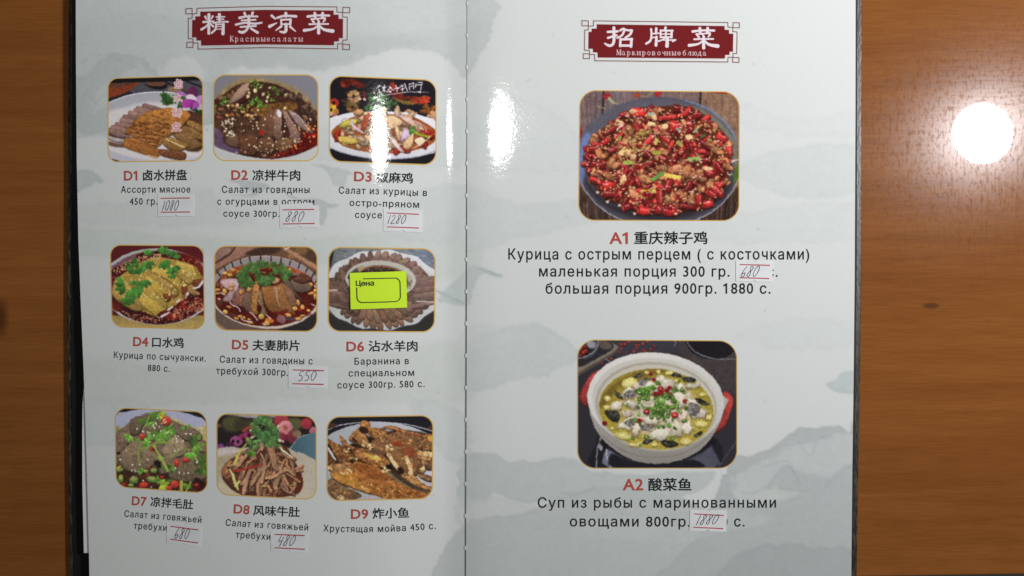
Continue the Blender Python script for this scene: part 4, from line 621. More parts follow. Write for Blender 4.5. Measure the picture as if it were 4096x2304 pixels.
    fil([(860, 470), (930, 425), (980, 470), (960, 520), (880, 520)]); fil([(910, 510), (1000, 460), (1060, 500), (1040, 560), (950, 570)]); fil([(630, 560), (720, 470), (780, 510), (760, 580), (680, 620)], [(690, 520), (735, 470), (785, 505), (740, 540)])
    fil([(700, 570), (820, 510), (900, 560), (880, 640), (760, 640)]); fil([(1170, 550), (1200, 505), (1300, 510), (1330, 550), (1260, 570)]); fil([(520, 620), (580, 560), (650, 590), (640, 660), (560, 680)], [(540, 640), (590, 580), (670, 600), (640, 660), (560, 660)])
    fil([(400, 740), (470, 690), (520, 700), (530, 760), (480, 795), (420, 790)]); fil([(520, 700), (640, 690), (690, 720), (650, 780), (560, 740)]); fil([(1030, 640), (1100, 590), (1180, 640), (1170, 740), (1090, 780), (1040, 720)]); fil([(1050, 540), (1130, 530), (1180, 580), (1120, 610)])
    fil([(520, 800), (580, 780), (620, 820), (600, 870), (540, 850)]); fil([(1190, 680), (1270, 690), (1330, 760), (1400, 790), (1370, 850), (1240, 860), (1190, 810)], [(1200, 730), (1260, 710), (1330, 770), (1280, 850), (1200, 830)])
    fil([(460, 960), (560, 900), (640, 860), (680, 900), (640, 980), (540, 980)], [(540, 920), (640, 866), (660, 900), (640, 970)]); fil([(620, 1020), (660, 930), (720, 920), (860, 930), (850, 1000), (720, 1000), (670, 1060)], [(720, 940), (850, 930), (840, 980), (730, 1000)])
    fil([(730, 870), (800, 830), (880, 870), (930, 880), (880, 930), (760, 920)]); fil([(1010, 950), (1060, 900), (1150, 950), (1130, 1040), (1050, 1050)]); fil([(1140, 940), (1210, 900), (1250, 970), (1200, 1050), (1150, 1000)]); fil([(800, 1030), (880, 970), (980, 990), (1015, 1050), (960, 1090), (840, 1090)]); fil([(950, 760), (1010, 730), (1020, 830), (970, 860)]); fil([(1090, 820), (1180, 830), (1180, 900), (1100, 880)])
    for pts in ([(650, 460), (700, 412), (735, 440), (690, 465)], [(1020, 440), (1080, 405), (1150, 460), (1090, 455)], [(1150, 460), (1230, 450), (1290, 490), (1200, 510), (1150, 490)], [(1270, 680), (1320, 665), (1430, 735), (1340, 740)], [(350, 800), (480, 800), (510, 860), (480, 920), (400, 880)], [(450, 590), (500, 620), (540, 680), (480, 660)], [(740, 1130), (760, 1090), (860, 1090), (800, 1130)], [(920, 1110), (980, 1090), (1100, 1120), (1080, 1160), (980, 1170)], [(1260, 1050), (1330, 1000), (1350, 1020), (1290, 1070)], [(760, 460), (820, 460), (820, 485), (760, 480)]):
        P.poly(pts, (40, 42, 34), 7, .5, sm=2)
        for x, y in P.inside(pts, 8): P.dot(x, y, 10, 5, .5, (120, 124, 112), .6)
    for x, y in P.inside([(680, 580), (830, 540), (1050, 640), (1110, 740), (1000, 860), (820, 860), (690, 760)], 120)+[(890, 510), (910, 520), (1060, 590), (1085, 580), (1070, 570), (1160, 600), (1140, 580), (1170, 610), (690, 590), (700, 610), (740, 600), (1105, 490), (1185, 760), (1180, 770), (1110, 800), (1125, 810), (700, 835), (680, 900), (665, 890), (890, 870), (905, 860), (1170, 890), (1160, 900), (900, 960), (920, 950), (1000, 940), (950, 960), (1020, 945), (780, 1050), (775, 1065), (1030, 1070), (1040, 1080), (710, 930), (1045, 880), (640, 1080), (580, 735), (960, 890), (970, 900), (1065, 970), (710, 1140)]:
        r = P.rnd(18, 30); a = P.rnd(0, 180); P.chunk(x, y, r, P.jit((86, 134, 44), .3), .75, a, .12, None, (44, 56, 22), 5)
        if P.r.random() < .5: P.ell(x, y-3, r*.5, r*.3, P.jit((146, 174, 96), .15), a, 5)
    for x, y, r in [(850, 478, 22), (820, 418, 18), (918, 572, 34), (925, 605, 30), (985, 588, 26), (870, 620, 28), (1010, 560, 24), (1165, 695, 24), (780, 805, 32), (1063, 838, 38), (706, 892, 28), (352, 920, 28), (895, 625, 22), (1020, 622, 16)]:
        P.ell(x+3, y+8, r, r*.9, (50, 20, 16), 0, 10, 0, alpha=.6); P.ell(x, y, r, r*.78, P.jit((140, 26, 30), .12), P.rnd(-30, 30), 5, .1, (90, -.2)); P.ell(x, y-2, r*.5, r*.3, (196, 120, 96) if r > 30 else (90, 14, 18), 0, 5)
    for k in range(60): x, y = P.inside([(400, 800), (600, 560), (1200, 600), (1400, 850), (1200, 1100), (560, 1080)], 1)[0]; P.dot(x, y, P.rnd(6, 12), P.rnd(4, 7), P.rnd(0, 3), P.jit((206, 200, 150), .1), .5)
    return P, [(72, 70), (1700, 80), (1702, 1385), (72, 1385)], (178, 184, 182), .115
# ---------------------------------------------------------------- measuring: photograph pixels (2576 wide) to points on real surfaces
S = FRAME_W/2576
def at(px, py, z): k = S*(CAM_H-z)/CAM_H; return (px-1288)*k, (724.5-py)*k
def s2p(x, y): return x/1.590062, y/1.590062          # source photo (4096) -> 2576
class Zoom:                                           # a zoomed crop of the photograph
    def __init__(s, x, y, k): s.x, s.y, s.k = x, y, k
    def __call__(s, p): return s2p(s.x+p[0]/s.k, s.y+p[1]/s.k)

def srgb(c):
    c = np.asarray(c, float)/255; return np.where(c <= .04045, c/12.92, ((c+.055)/1.055)**2.4)

# ---------------------------------------------------------------- the page surfaces
_k = np.array([150, 190, 330, 520, 700, 800, 880, 925, 955, 985, 1015, 1060, 1114, 1130, 1146, 1180])
_s = np.array([.09, .085, .055, .03, .0, -.02, -.056, -.088, -.119, -.15, -.172, -.175, -.15, -.052, .02, .02])
_rk = np.array([1165, 1185, 1215, 1252, 1300, 1400, 1700, 2100, 2200])
_rs = np.array([.12, .09, .04, .0, -.024, -.008, .0, .0, -.008])
_xs = np.arange(150, 2210, 2.0)
_sl = np.interp(_xs, _k, _s); _ZL = np.cumsum(_sl)*2*S; _ZL += .0150-_ZL.max()
_sr = np.interp(_xs, _rk, _rs); _ZR = np.cumsum(_sr)*2*S; _ZR += np.interp(1172, _xs, _ZL)-np.interp(1172, _xs, _ZR)
def zpage(px, py, side):
    px = np.asarray(px, float); py = np.asarray(py, float)
    Y = (350-py)*S; warp = -.012*Y*np.exp(-(Y/.15)**2)*np.exp(-((px-1000)/250)**2)
    if side == 'L':
        z = np.interp(px, _xs, _ZL)+warp
        return z+.0004*np.sin(py/170+px/260)*np.clip((1100-px)/300, 0, 1)
    return np.interp(px, _xs, _ZR)+warp+.0002*np.sin(py/210+px/330)*np.clip((px-1300)/300, 0, 1)
def on_page(px, py, side, lift=0.0):
    z = zpage(px, py, side)+lift; k = S*(CAM_H-z)/CAM_H
    return np.stack([(np.asarray(px)-1288)*k, (724.5-np.asarray(py))*k, z], -1)
def side_of(px): return 'L' if px < 1172 else 'R'

# ---------------------------------------------------------------- materials
def mat(name, col=(.5, .5, .5), rough=.5, spec=.5, attr=False):
    m = bpy.data.materials.new(name); m.use_nodes = True; nt = m.node_tree; b = nt.nodes['Principled BSDF']
    b.inputs['Base Color'].default_value = (*col, 1); b.inputs['Roughness'].default_value = rough; b.inputs['Specular IOR Level'].default_value = spec
    if attr:
        a = nt.nodes.new('ShaderNodeVertexColor'); a.layer_name = 'print'; nt.links.new(a.outputs[0], b.inputs['Base Color'])
    return m, nt, b
def node(nt, t, **kw):
    n = nt.nodes.new(t)
    for k, v in kw.items():
        if k.startswith('i_'): n.inputs[k[2:].replace('_', ' ')].default_value = v
        else: setattr(n, k, v)
    return n
def film(nt, b, strength=.036):           # the orange-peel surface of the laminate
    tc = node(nt, 'ShaderNodeTexCoord'); n1 = node(nt, 'ShaderNodeTexNoise', i_Scale=620.0, i_Detail=2.0); n2 = node(nt, 'ShaderNodeTexNoise', i_Scale=190.0, i_Detail=1.0)
    ad = node(nt, 'ShaderNodeMath', operation='MULTIPLY_ADD'); ad.inputs[1].default_value = 2.0
    bu = node(nt, 'ShaderNodeBump', i_Strength=strength, i_Distance=.0006)
    for n in (n1, n2): nt.links.new(tc.outputs['Object'], n.inputs['Vector'])
    nt.links.new(n2.outputs[0], ad.inputs[0]); nt.links.new(n1.outputs[0], ad.inputs[2]); nt.links.new(ad.outputs[0], bu.inputs['Height']); nt.links.new(bu.outputs[0], b.inputs['Normal'])
PRINT, nt_, b_ = mat('printed_laminate', rough=.075, spec=.5, attr=True); film(nt_, b_)
INK, nt_, b_ = mat('black_print', (.021, .024, .028), .075); film(nt_, b_)
REDINK, nt_, b_ = mat('red_print', (.44, .085, .066), .075); film(nt_, b_)
PAPER, nt_, b_ = mat('sticker_paper', (.73, .735, .775), .55, .3)
tc = node(nt_, 'ShaderNodeTexCoord'); nz = node(nt_, 'ShaderNodeTexNoise', i_Scale=140.0, i_Detail=4.0); rp = node(nt_, 'ShaderNodeValToRGB')
rp.color_ramp.elements[0].position = .3; rp.color_ramp.elements[0].color = (.65, .675, .685, 1); rp.color_ramp.elements[1].position = .6; rp.color_ramp.elements[1].color = (.72, .745, .755, 1)
nt_.links.new(tc.outputs['Object'], nz.inputs['Vector']); nt_.links.new(nz.outputs[0], rp.inputs[0]); nt_.links.new(rp.outputs[0], b_.inputs['Base Color'])
STRIPE = mat('red_stripe_print', (.42, .07, .085), .5, .3)[0]
PEN = mat('pen_ink', (.02, .022, .03), .5, .3)[0]
NEON, nt_, b_ = mat('neon_paper', (.50, .78, .03), .6, .2)
nz = node(nt_, 'ShaderNodeTexNoise', i_Scale=300.0, i_Detail=4.0); rp = node(nt_, 'ShaderNodeValToRGB')
rp.color_ramp.elements[0].position = .3; rp.color_ramp.elements[0].color = (.56, .84, .03, 1); rp.color_ramp.elements[1].position = .7; rp.color_ramp.elements[1].color = (.63, .91, .038, 1)
nt_.links.new(nz.outputs[0], rp.inputs[0]); nt_.links.new(rp.outputs[0], b_.inputs['Base Color'])
TAGINK = mat('tag_print', (.035, .05, .015), .5, .3)[0]
WHITEPAPER = mat('white_paper', (.74, .74, .78), .5, .3)[0]
# leatherette cover with slanting creases
LEATHER, nt_, b_ = mat('grey_leatherette', (.05, .042, .03), .42, .5)
tc = node(nt_, 'ShaderNodeTexCoord'); mp = node(nt_, 'ShaderNodeMapping'); mp.inputs['Rotation'].default_value = (0, 0, math.radians(62)); mp.inputs['Scale'].default_value = (900, 190, 400)
nz = node(nt_, 'ShaderNodeTexNoise', i_Scale=1.0, i_Detail=3.0); rp = node(nt_, 'ShaderNodeValToRGB')
rp.color_ramp.elements[0].position = .42; rp.color_ramp.elements[0].color = (.018, .015, .011, 1); rp.color_ramp.elements[1].position = .66; rp.color_ramp.elements[1].color = (.072, .060, .043, 1)
bu = node(nt_, 'ShaderNodeBump', i_Strength=.5, i_Distance=.0004)
L = nt_.links.new; L(tc.outputs['Object'], mp.inputs['Vector']); L(mp.outputs[0], nz.inputs['Vector']); L(nz.outputs[0], rp.inputs[0]); L(rp.outputs[0], b_.inputs['Base Color']); L(nz.outputs[0], bu.inputs['Height']); L(bu.outputs[0], b_.inputs['Normal'])
LINING, nt_, b_ = mat('black_lining', (.008, .008, .008), .6, .3)
COMB = mat('grey_plastic', (.30, .31, .315), .45, .5)[0]
TOOTH = mat('pale_plastic', (.50, .53, .53), .35, .5)[0]
# varnished wood table top
WOOD, nt, b = mat('varnished_wood', rough=.05, spec=.5)
L = nt.links.new
tc = node(nt, 'ShaderNodeTexCoord')
def noise(scale, vec_scale, detail=4.0, rot=0, dist=0.0, loc=(0, 0, 0)):
    mp = node(nt, 'ShaderNodeMapping'); mp.inputs['Scale'].default_value = vec_scale; mp.inputs['Rotation'].default_value = (0, 0, math.radians(rot)); mp.inputs['Location'].default_value = loc
    n = node(nt, 'ShaderNodeTexNoise', i_Scale=scale, i_Detail=detail, i_Distortion=dist); L(tc.outputs['Object'], mp.inputs['Vector']); L(mp.outputs[0], n.inputs['Vector']); return n
def ramp(src, stops):
    r = node(nt, 'ShaderNodeValToRGB'); e = r.color_ramp.elements
    while len(e) < len(stops): e.new(.5)
    for k, (p, c) in enumerate(stops): e[k].position = p; e[k].color = (*c, 1) if len(c) == 3 else c
    L(src, r.inputs[0]); return r
def mix(a, bb, fac, mode='MIX'):
    m = node(nt, 'ShaderNodeMix', data_type='RGBA', blend_type=mode)
    for s, v in ((6, a), (7, bb)):
        if isinstance(v, tuple): m.inputs[s].default_value = (*v, 1)
        else: L(v, m.inputs[s])
    if isinstance(fac, (int, float)): m.inputs[0].default_value = fac
    else: L(fac, m.inputs[0])
    return m.outputs[2]
grain = noise(1.0, (9, 130, 7), 8, 2, .8); bands = noise(1.0, (2.6, 15, 3), 4, -1.5, .5); fine = noise(1.0, (60, 1100, 30), 4, 1)
c1 = ramp(grain.outputs[0], [(.32, (.228, .080, .0180)), (.5, (.252, .091, .0210)), (.7, (.272, .101, .0245))])
c2 = ramp(bands.outputs[0], [(.28, (.84, .80, .76)), (.56, (1, 1, 1))])
c3 = ramp(fine.outputs[0], [(.35, (.84, .82, .80)), (.6, (1, 1, 1))])
base = mix(mix(c1.outputs[0], c2.outputs[0], 1.0, 'MULTIPLY'), c3.outputs[0], .8, 'MULTIPLY')
def knot(px, py, rx, ry):
    x, y = at(px, py, 0); mp = node(nt, 'ShaderNodeMapping', vector_type='TEXTURE'); mp.inputs['Location'].default_value = (x, y, 0); mp.inputs['Scale'].default_value = (rx*S, ry*S, 1)
    g = node(nt, 'ShaderNodeTexGradient', gradient_type='SPHERICAL'); L(tc.outputs['Object'], mp.inputs['Vector']); L(mp.outputs[0], g.inputs[0]); return g.outputs[0]
base = mix(base, (.08, .028, .012), ramp(knot(2342, 769, 26, 9), [(0, (0, 0, 0)), (.5, (.8, .8, .8))]).outputs[0])
base = mix(base, (.07, .03, .012), ramp(knot(2368, 496, 12, 6), [(0, (0, 0, 0)), (.6, (.5, .5, .5))]).outputs[0])
base = mix(base, (.03, .012, .006), ramp(knot(0, 800, 26, 60), [(0, (0, 0, 0)), (.7, (.7, .7, .7))]).outputs[0])
L(base, b.inputs['Base Color'])
# greasy wiped film: a second, rough lobe where the smears are
sm1 = noise(1.0, (70, 560, 1), 5, 24, .5); sm2 = noise(1.0, (520, 70, 1), 5, -14, .5); sm3 = noise(1.0, (560, 300, 1), 5, 20, .6); big = noise(1.0, (9, 9, 1), 2, 0, 0, (3.1, 1.7, 0))
sa = ramp(sm1.outputs[0], [(.34, (.2, .2, .2)), (.52, (1, 1, 1))]); sb = ramp(sm2.outputs[0], [(.36, (.1, .1, .1)), (.5, (1, 1, 1))]); scx = ramp(sm3.outputs[0], [(.40, (.2, .2, .2)), (.48, (1, 1, 1))])
pick = ramp(big.outputs[0], [(.42, (0, 0, 0)), (.58, (1, 1, 1))])
sm = mix(mix(sa.outputs[0], sb.outputs[0], pick.outputs[0]), scx.outputs[0], .55)
cw = node(nt, 'ShaderNodeMath', operation='MULTIPLY_ADD'); cw.inputs[1].default_value = .135; cw.inputs[2].default_value = .03; L(sm, cw.inputs[0])
L(cw.outputs[0], b.inputs['Coat Weight']); b.inputs['Coat Roughness'].default_value = .20; b.inputs['Coat IOR'].default_value = 1.5
b.inputs['Roughness'].default_value = .012

# ---------------------------------------------------------------- object helpers
def mesh_obj(name, V, F, mats, parent=None, mi=None, cols=None, smooth=False, normals=None):
    me = bpy.data.meshes.new(name); me.from_pydata([tuple(map(float, v)) for v in V], [], [tuple(int(i) for i in f) for f in F])
    for m in (mats if isinstance(mats, (list, tuple)) else [mats]): me.materials.append(m)
    if mi is not None: me.polygons.foreach_set('material_index', np.asarray(mi, np.int32))
    if smooth: me.polygons.foreach_set('use_smooth', np.ones(len(F), bool))
    if cols is not None:
        a = me.color_attributes.new('print', 'FLOAT_COLOR', 'POINT'); a.data.foreach_set('color', np.concatenate([cols, np.ones((len(cols), 1))], 1).astype(np.float32).ravel())
    me.update()
    o = bpy.data.objects.new(name, me); C.objects.link(o)
    if parent: o.parent = parent
    return o
def tag(o, label=None, cat=None, group=None, kind=None):
    for k, v in (('label', label), ('category', cat), ('group', group), ('kind', kind)):
        if v: o[k] = v
    return o
def empty(name, loc=(0, 0, 0)):
    o = bpy.data.objects.new(name, None); C.objects.link(o); o.location = loc; o.empty_display_size = .02; return o
def grid_faces(nu, nv, off=0):
    i = np.arange(nv-1)[:, None]*nu+np.arange(nu-1)[None]; i = i.ravel()+off
    return np.stack([i, i+nu, i+nu+1, i+1], 1)
def prism(name, outline, z0, z1, m, parent=None, bevel=0.0):
    n = len(outline); V = [(x, y, z0) for x, y in outline]+[(x, y, z1) for x, y in outline]
    F = [tuple(range(n-1, -1, -1)), tuple(range(n, 2*n))]+[(i, (i+1) % n, n+(i+1) % n, n+i) for i in range(n)]
    o = mesh_obj(name, V, F, m, parent)
    if bevel:
        md = o.modifiers.new('bevel', 'BEVEL'); md.width = bevel; md.segments = 3; md.limit_method = 'ANGLE'
    return o
def bilerp(q, u, v):
    q = np.asarray(q, float); u = np.asarray(u)[..., None]; v = np.asarray(v)[..., None]
    return (q[0]*(1-u)+q[1]*u)*(1-v)+(q[3]*(1-u)+q[2]*u)*v
def sample(img, x, y):
    h, w = img.shape[:2]; x = np.clip(x, 0, w-1.001); y = np.clip(y, 0, h-1.001); i = x.astype(int); j = y.astype(int); fx = (x-i)[..., None]; fy = (y-j)[..., None]
    return (img[j, i]*(1-fx)+img[j, i+1]*fx)*(1-fy)+(img[j+1, i]*(1-fx)+img[j+1, i+1]*fx)*fy

# ---------------------------------------------------------------- table
tb = [at(-700, -800, 0), at(3400, -800, 0), at(3400, 1431, 0), at(2500, 1446.5, 0), at(-700, 1500, 0)]
table = prism('table_top', tb[::-1], -.03, 0, WOOD, None, .0012)
tag(table, 'varnished orange brown wooden table top under the open menu', 'table', None, 'structure')

# ---------------------------------------------------------------- the menu book: cover, lining, binding
book = empty('menu_book'); tag(book, 'open restaurant menu with two printed pages in a dark leatherette cover', 'menu')
cl = [(172, -60), (168.5, 500), (167.5, 800), (169, 1050), (174, 1520)]; cr = [(2170, -60), (2168.5, 600), (2165, 950), (2155, 1520)]
def edge_poly(l, r, z): return [at(x, y, z) for x, y in l]+[at(x, y, z) for x, y in r[::-1]]
cov = prism('cover', edge_poly(cl, [(1150, -60), (1150, 1520)], .0036), .0002, .0036, LEATHER, book, .0008)
cov2 = prism('cover', edge_poly([(1190, -60), (1190, 1520)], cr, .0036), .0002, .0036, LEATHER, book, .0008)
prism('cover_spine', edge_poly([(1150.5, -60), (1150.5, 1520)], [(1189.5, -60), (1189.5, 1520)], .003), .0004, .0030, LEATHER, book)
prism('cover_lining', edge_poly([(x+11.5, y) for x, y in cl], [(1149, -60), (1149, 1520)], .004), .0037, .0041, LINING, book)
prism('cover_lining', edge_poly([(1191, -60), (1191, 1520)], [(x-13, y) for x, y in cr], .004), .0037, .0041, LINING, book)
n_, ys_ = 14, np.linspace(-58, 1505, 30); V = []
for y in ys_:            # a half-round plastic strip just below the two page edges
    zt = float(zpage(1172, y, 'L'))-.0006
    for i in range(n_):
        z = .0042+math.sin(math.pi*i/(n_-1))*(zt-.0042); V.append((*at(1174.4-max(y, 0)/1449*4.8+math.cos(math.pi*i/(n_-1))*9, y, z), z))
comb = mesh_obj('binding_comb', V, grid_faces(n_, len(ys_)), COMB, book, smooth=True)
for k in range(20):
    y = 8+k*80.6; xo = 1174.6-(y/1449)*5.4; w = 3.4; zt = float(zpage(1160, y, 'L'))
    V = []; n = 7
    for dy in (-5, 5):
        for i in range(n):
            t = -1+2*i/(n-1); z = zt+.00045*math.sqrt(max(0, 1-t*t))-.0001; V.append((*at(xo+t*w, y+dy, z), z))
    F = [(i, n+i, n+i+1, i+1) for i in range(n-1)]
    mesh_obj('comb_tooth', V, F, TOOTH, comb, smooth=True)

# ---------------------------------------------------------------- watercolour print of the pages
BG = Pic((0, -60, 2576, 1510), .5, (216, 222, 219), 3)
def wash(pts, c, soft=7, a=1.0, wob=7): BG.poly(pts, c, soft, .018, None, 3, (14, .985), a, 0, wob)
RAz, RBz = Zoom(440, 660, 3.788), Zoom(1080, 660, 3.788)
wash([(150, -60), (1180, -60), (1180, 190), (1120, 148), (1060, 128), (960, 132), (870, 165), (780, 178), (640, 168), (560, 190), (520, 300), (400, 330), (190, 350), (150, 340)], (200, 208, 206), 8)
wash([(150, 70), (300, 40), (520, 60), (640, 90), (700, 120), (880, 132), (1000, 95), (1180, 58), (1180, -60), (150, -60)], (207, 214, 212), 30, .8)
wash([(150, 200), (215, 190), (250, 150), (290, 138), (360, 150), (400, 180), (450, 205), (500, 212), (560, 205), (590, 230), (600, 300), (545, 318), (400, 300), (300, 318), (262, 335), (210, 338), (190, 322), (150, 330)], (190, 199, 197), 6)
wash([(560, 150), (640, 155), (760, 172), (870, 150), (960, 120), (1060, 110), (960, 88), (800, 100), (640, 90), (540, 110)], (193, 201, 199), 40, .8)
wash([(395, 200), (410, 165), (440, 145), (480, 148), (508, 175), (512, 205), (470, 208), (440, 214)], (214, 219, 217), 5, .85); wash([(300, 190), (340, 170), (380, 180), (400, 205), (330, 240), (270, 265), (225, 290), (240, 240)], (203, 211, 209), 6, .8)
wash([(430, 240), (500, 218), (520, 230), (520, 300), (420, 300)], (206, 213, 211), 12, .7)
for l in ([(225, 285), (260, 240), (330, 205), (400, 200), (440, 215), (512, 208)], [(205, 160), (235, 140), (300, 136)], [(230, 215), (210, 250), (205, 300)], [(300, 150), (350, 172), (410, 196)]): BG.line(l, 3, (178, 188, 187), 5, .1, alpha=.6)
wash([(150, 428), (225, 430), (262, 450), (240, 462), (215, 478), (150, 484)], (194, 204, 202), 4)
wash([RAz(p) for p in [(1735, 212), (1800, 240), (1950, 300), (1975, 340), (2150, 400), (2050, 450), (1850, 440), (2100, 480), (2250, 430), (2420, 330), (2250, 265), (2050, 232), (1850, 240)]], (190, 200, 200), 3, .9, 3)
wash([RBz(p) for p in [(250, 475), (330, 468), (430, 510), (640, 498), (760, 525), (900, 580), (1040, 605), (940, 650), (860, 660), (872, 730), (830, 850), (810, 910), (760, 900), (700, 800), (750, 700), (600, 560), (400, 530), (290, 500)]], (191, 200, 199), 3, .9, 3)
wash([RBz(p) for p in [(620, -20), (830, -20), (1000, 50), (1280, 130), (1170, 175), (1150, 260), (1090, 320), (950, 300), (930, 230), (870, 120), (800, 25)]], (197, 206, 203), 4, .9, 4)
wash([(440, 500), (520, 470), (560, 520), (640, 560), (420, 570), (150, 560), (150, 520)], (209, 216, 213), 24, .8); wash([(150, 580), (420, 590), (700, 610), (1000, 580), (1180, 560), (1180, 700), (800, 660), (400, 640), (150, 640)], (207, 215, 211), 26, .8)
wash([(960, 570), (1060, 480), (1180, 470), (1180, 600), (1060, 610)], (206, 214, 212), 14, .7); wash([(800, 330), (1180, 300), (1180, 400), (1120, 420), (800, 400)], (208, 216, 213), 26, .7)
wash([(1100, 752), (1150, 702), (1180, 672), (1205, 670), (1235, 682), (1263, 692), (1258, 699), (1215, 690), (1195, 710), (1185, 760), (1165, 768), (1120, 760)], (196, 207, 204), 5, .9, 4); BG.line([(1092, 728), (1120, 742), (1168, 764)], [3, 9, 5], (184, 195, 195), 4); BG.line([(1205, 676), (1240, 688), (1262, 696)], [3, 8, 3], (178, 190, 191), 4)
wash([(150, 900), (500, 930), (900, 900), (1180, 860), (1180, 1010), (800, 1000), (400, 1020), (150, 1000)], (208, 215, 211), 30, .8); wash([(1030, 1020), (1100, 1010), (1180, 1060), (1180, 1170), (1110, 1140)], (205, 213, 210), 14, .7); wash([(180, 1020), (330, 1000), (420, 1080), (300, 1120), (150, 1100)], (207, 214, 211), 20, .7)
# right page
wash([(1165, 480), (1300, 515), (1480, 505), (1500, 560), (1300, 600), (1165, 640)], (208, 216, 213), 16, .8); wash([(1165, 210), (1240, 230), (1420, 300), (1460, 420), (1300, 430), (1165, 400)], (212, 219, 217), 30, .6)
wash([(1840, 420), (1960, 380), (2080, 358), (2180, 372), (2180, 470), (2040, 500), (1900, 470)], (208, 216, 214), 14, .8); wash([(1840, 250), (2000, 300), (2180, 280), (2180, 340), (1900, 330)], (213, 219, 218), 26, .7); wash([(1500, 480), (1700, 550), (2180, 500), (2180, 600), (1700, 600)], (210, 217, 215), 26, .7)
wash([(1165, 870), (1240, 832), (1310, 812), (1370, 820), (1430, 858), (1460, 900), (1380, 940), (1280, 960), (1165, 985)], (204, 213, 210), 10, .9); wash([(1165, 830), (1240, 815), (1320, 850), (1165, 890)], (210, 217, 214), 14, .6); wash([(1850, 840), (2000, 800), (2180, 820), (2180, 870), (1950, 880)], (211, 218, 216), 26, .7)
wash([(2076, 965), (2100, 955), (2125, 936), (2148, 931), (2190, 940), (2190, 992), (2110, 988), (2085, 974)], (193, 204, 203), 4, .95, 3)
wash([(1160, 1152), (1230, 1142), (1280, 1158), (1340, 1160), (1400, 1152), (1450, 1160), (1480, 1180), (1600, 1195), (1800, 1190), (1700, 1260), (1480, 1250), (1320, 1262), (1240, 1244), (1160, 1280)], (197, 206, 203), 6)
wash([(1160, 1250), (1300, 1260), (1400, 1290), (1300, 1310), (1160, 1330)], (206, 213, 210), 8, .8)
wash([(1160, 1330), (1240, 1302), (1330, 1282), (1400, 1255), (1470, 1230), (1560, 1224), (1640, 1236), (1730, 1262), (1850, 1300), (2200, 1320), (2200, 1510), (1160, 1510)], (195, 203, 200), 6)
def w4(pts, c, soft=6, al=1.0, wob=7): wash([(1288+x/2, 724.5+y/2) for x, y in pts], c, soft, al, wob)
w4([(960, 1200), (1040, 1010), (1100, 870), (1150, 835), (1200, 842), (1280, 800), (1400, 740), (1440, 700), (1520, 694), (1650, 700), (1690, 735), (1702, 694), (1800, 680), (1800, 1500), (900, 1500)], (186, 194, 193), 5)
w4([(1115, 940), (1250, 870), (1400, 795), (1650, 735), (1800, 790), (1800, 900), (1600, 950), (1480, 930), (1380, 895), (1310, 960), (1270, 1010), (1130, 1012)], (201, 207, 206), 7, .85)
w4([(1130, 1085), (1300, 985), (1350, 912), (1400, 900), (1450, 985), (1560, 1020), (1640, 930), (1720, 890), (1800, 900), (1800, 1180), (1000, 1180)], (187, 195, 194), 5, .9)
w4([(1118, 1010), (1300, 1004), (1480, 1022), (1400, 1040), (1300, 1092), (1170, 1092), (1120, 1060)], (203, 211, 207), 5, .9)
w4([(300, 1180), (600, 1130), (900, 1180), (1100, 1110), (1300, 1150), (1200, 1260), (800, 1300), (300, 1260)], (200, 208, 205), 30, .6)
w4([(745, 1500), (800, 1390), (860, 1320), (930, 1275), (1050, 1232), (1200, 1206), (1300, 1200), (1500, 1170), (1620, 1120), (1800, 1060), (1800, 1500)], (187, 196, 194), 6, .9)
w4([(1040, 1500), (1090, 1390), (1150, 1330), (1240, 1300), (1370, 1288), (1550, 1298), (1800, 1340), (1800, 1500)], (176, 186, 184), 8, .9)
for l in ([(1120, 935), (1250, 868), (1330, 845), (1400, 792), (1520, 770)], [(1440, 770), (1480, 830), (1510, 835), (1540, 760), (1600, 740)], [(1300, 985), (1350, 912), (1400, 900), (1450, 985)], [(1118, 1010), (1200, 1035), (1300, 1004), (1480, 1030)], [(1560, 1020), (1640, 930), (1720, 890)], [(420, 1000), (330, 1040), (250, 1030)], [(1270, 900), (1380, 870), (1420, 940)], [(840, 880), (700, 860), (600, 900)]):
    BG.line([(1288+x/2, 724.5+y/2) for x, y in l], 2.6, (172, 182, 181), 5, .1, alpha=.55)
for k in range(46):          # dust, crumbs and little fibres stuck to the sheets
    x, y = BG.rnd(230, 2130), BG.rnd(10, 1440); c = BG.jit((150, 152, 150), .2)
    if k % 3: BG.dot(x, y, BG.rnd(.8, 2.0), BG.rnd(.8, 1.6), 0, c, .7)
    else: BG.line([(x, y), (x+BG.rnd(-5, 5), y+BG.rnd(2, 6)), (x+BG.rnd(-6, 6), y+BG.rnd(6, 11))], 1.0, c, 3, 0, alpha=.6)
BGL = srgb(np.clip(BG.a*(1+.006*BG.n3[..., None]), 0, 255))
def bg(px, py): return sample(BGL, np.asarray(px)*.5, (np.asarray(py)+60)*.5)

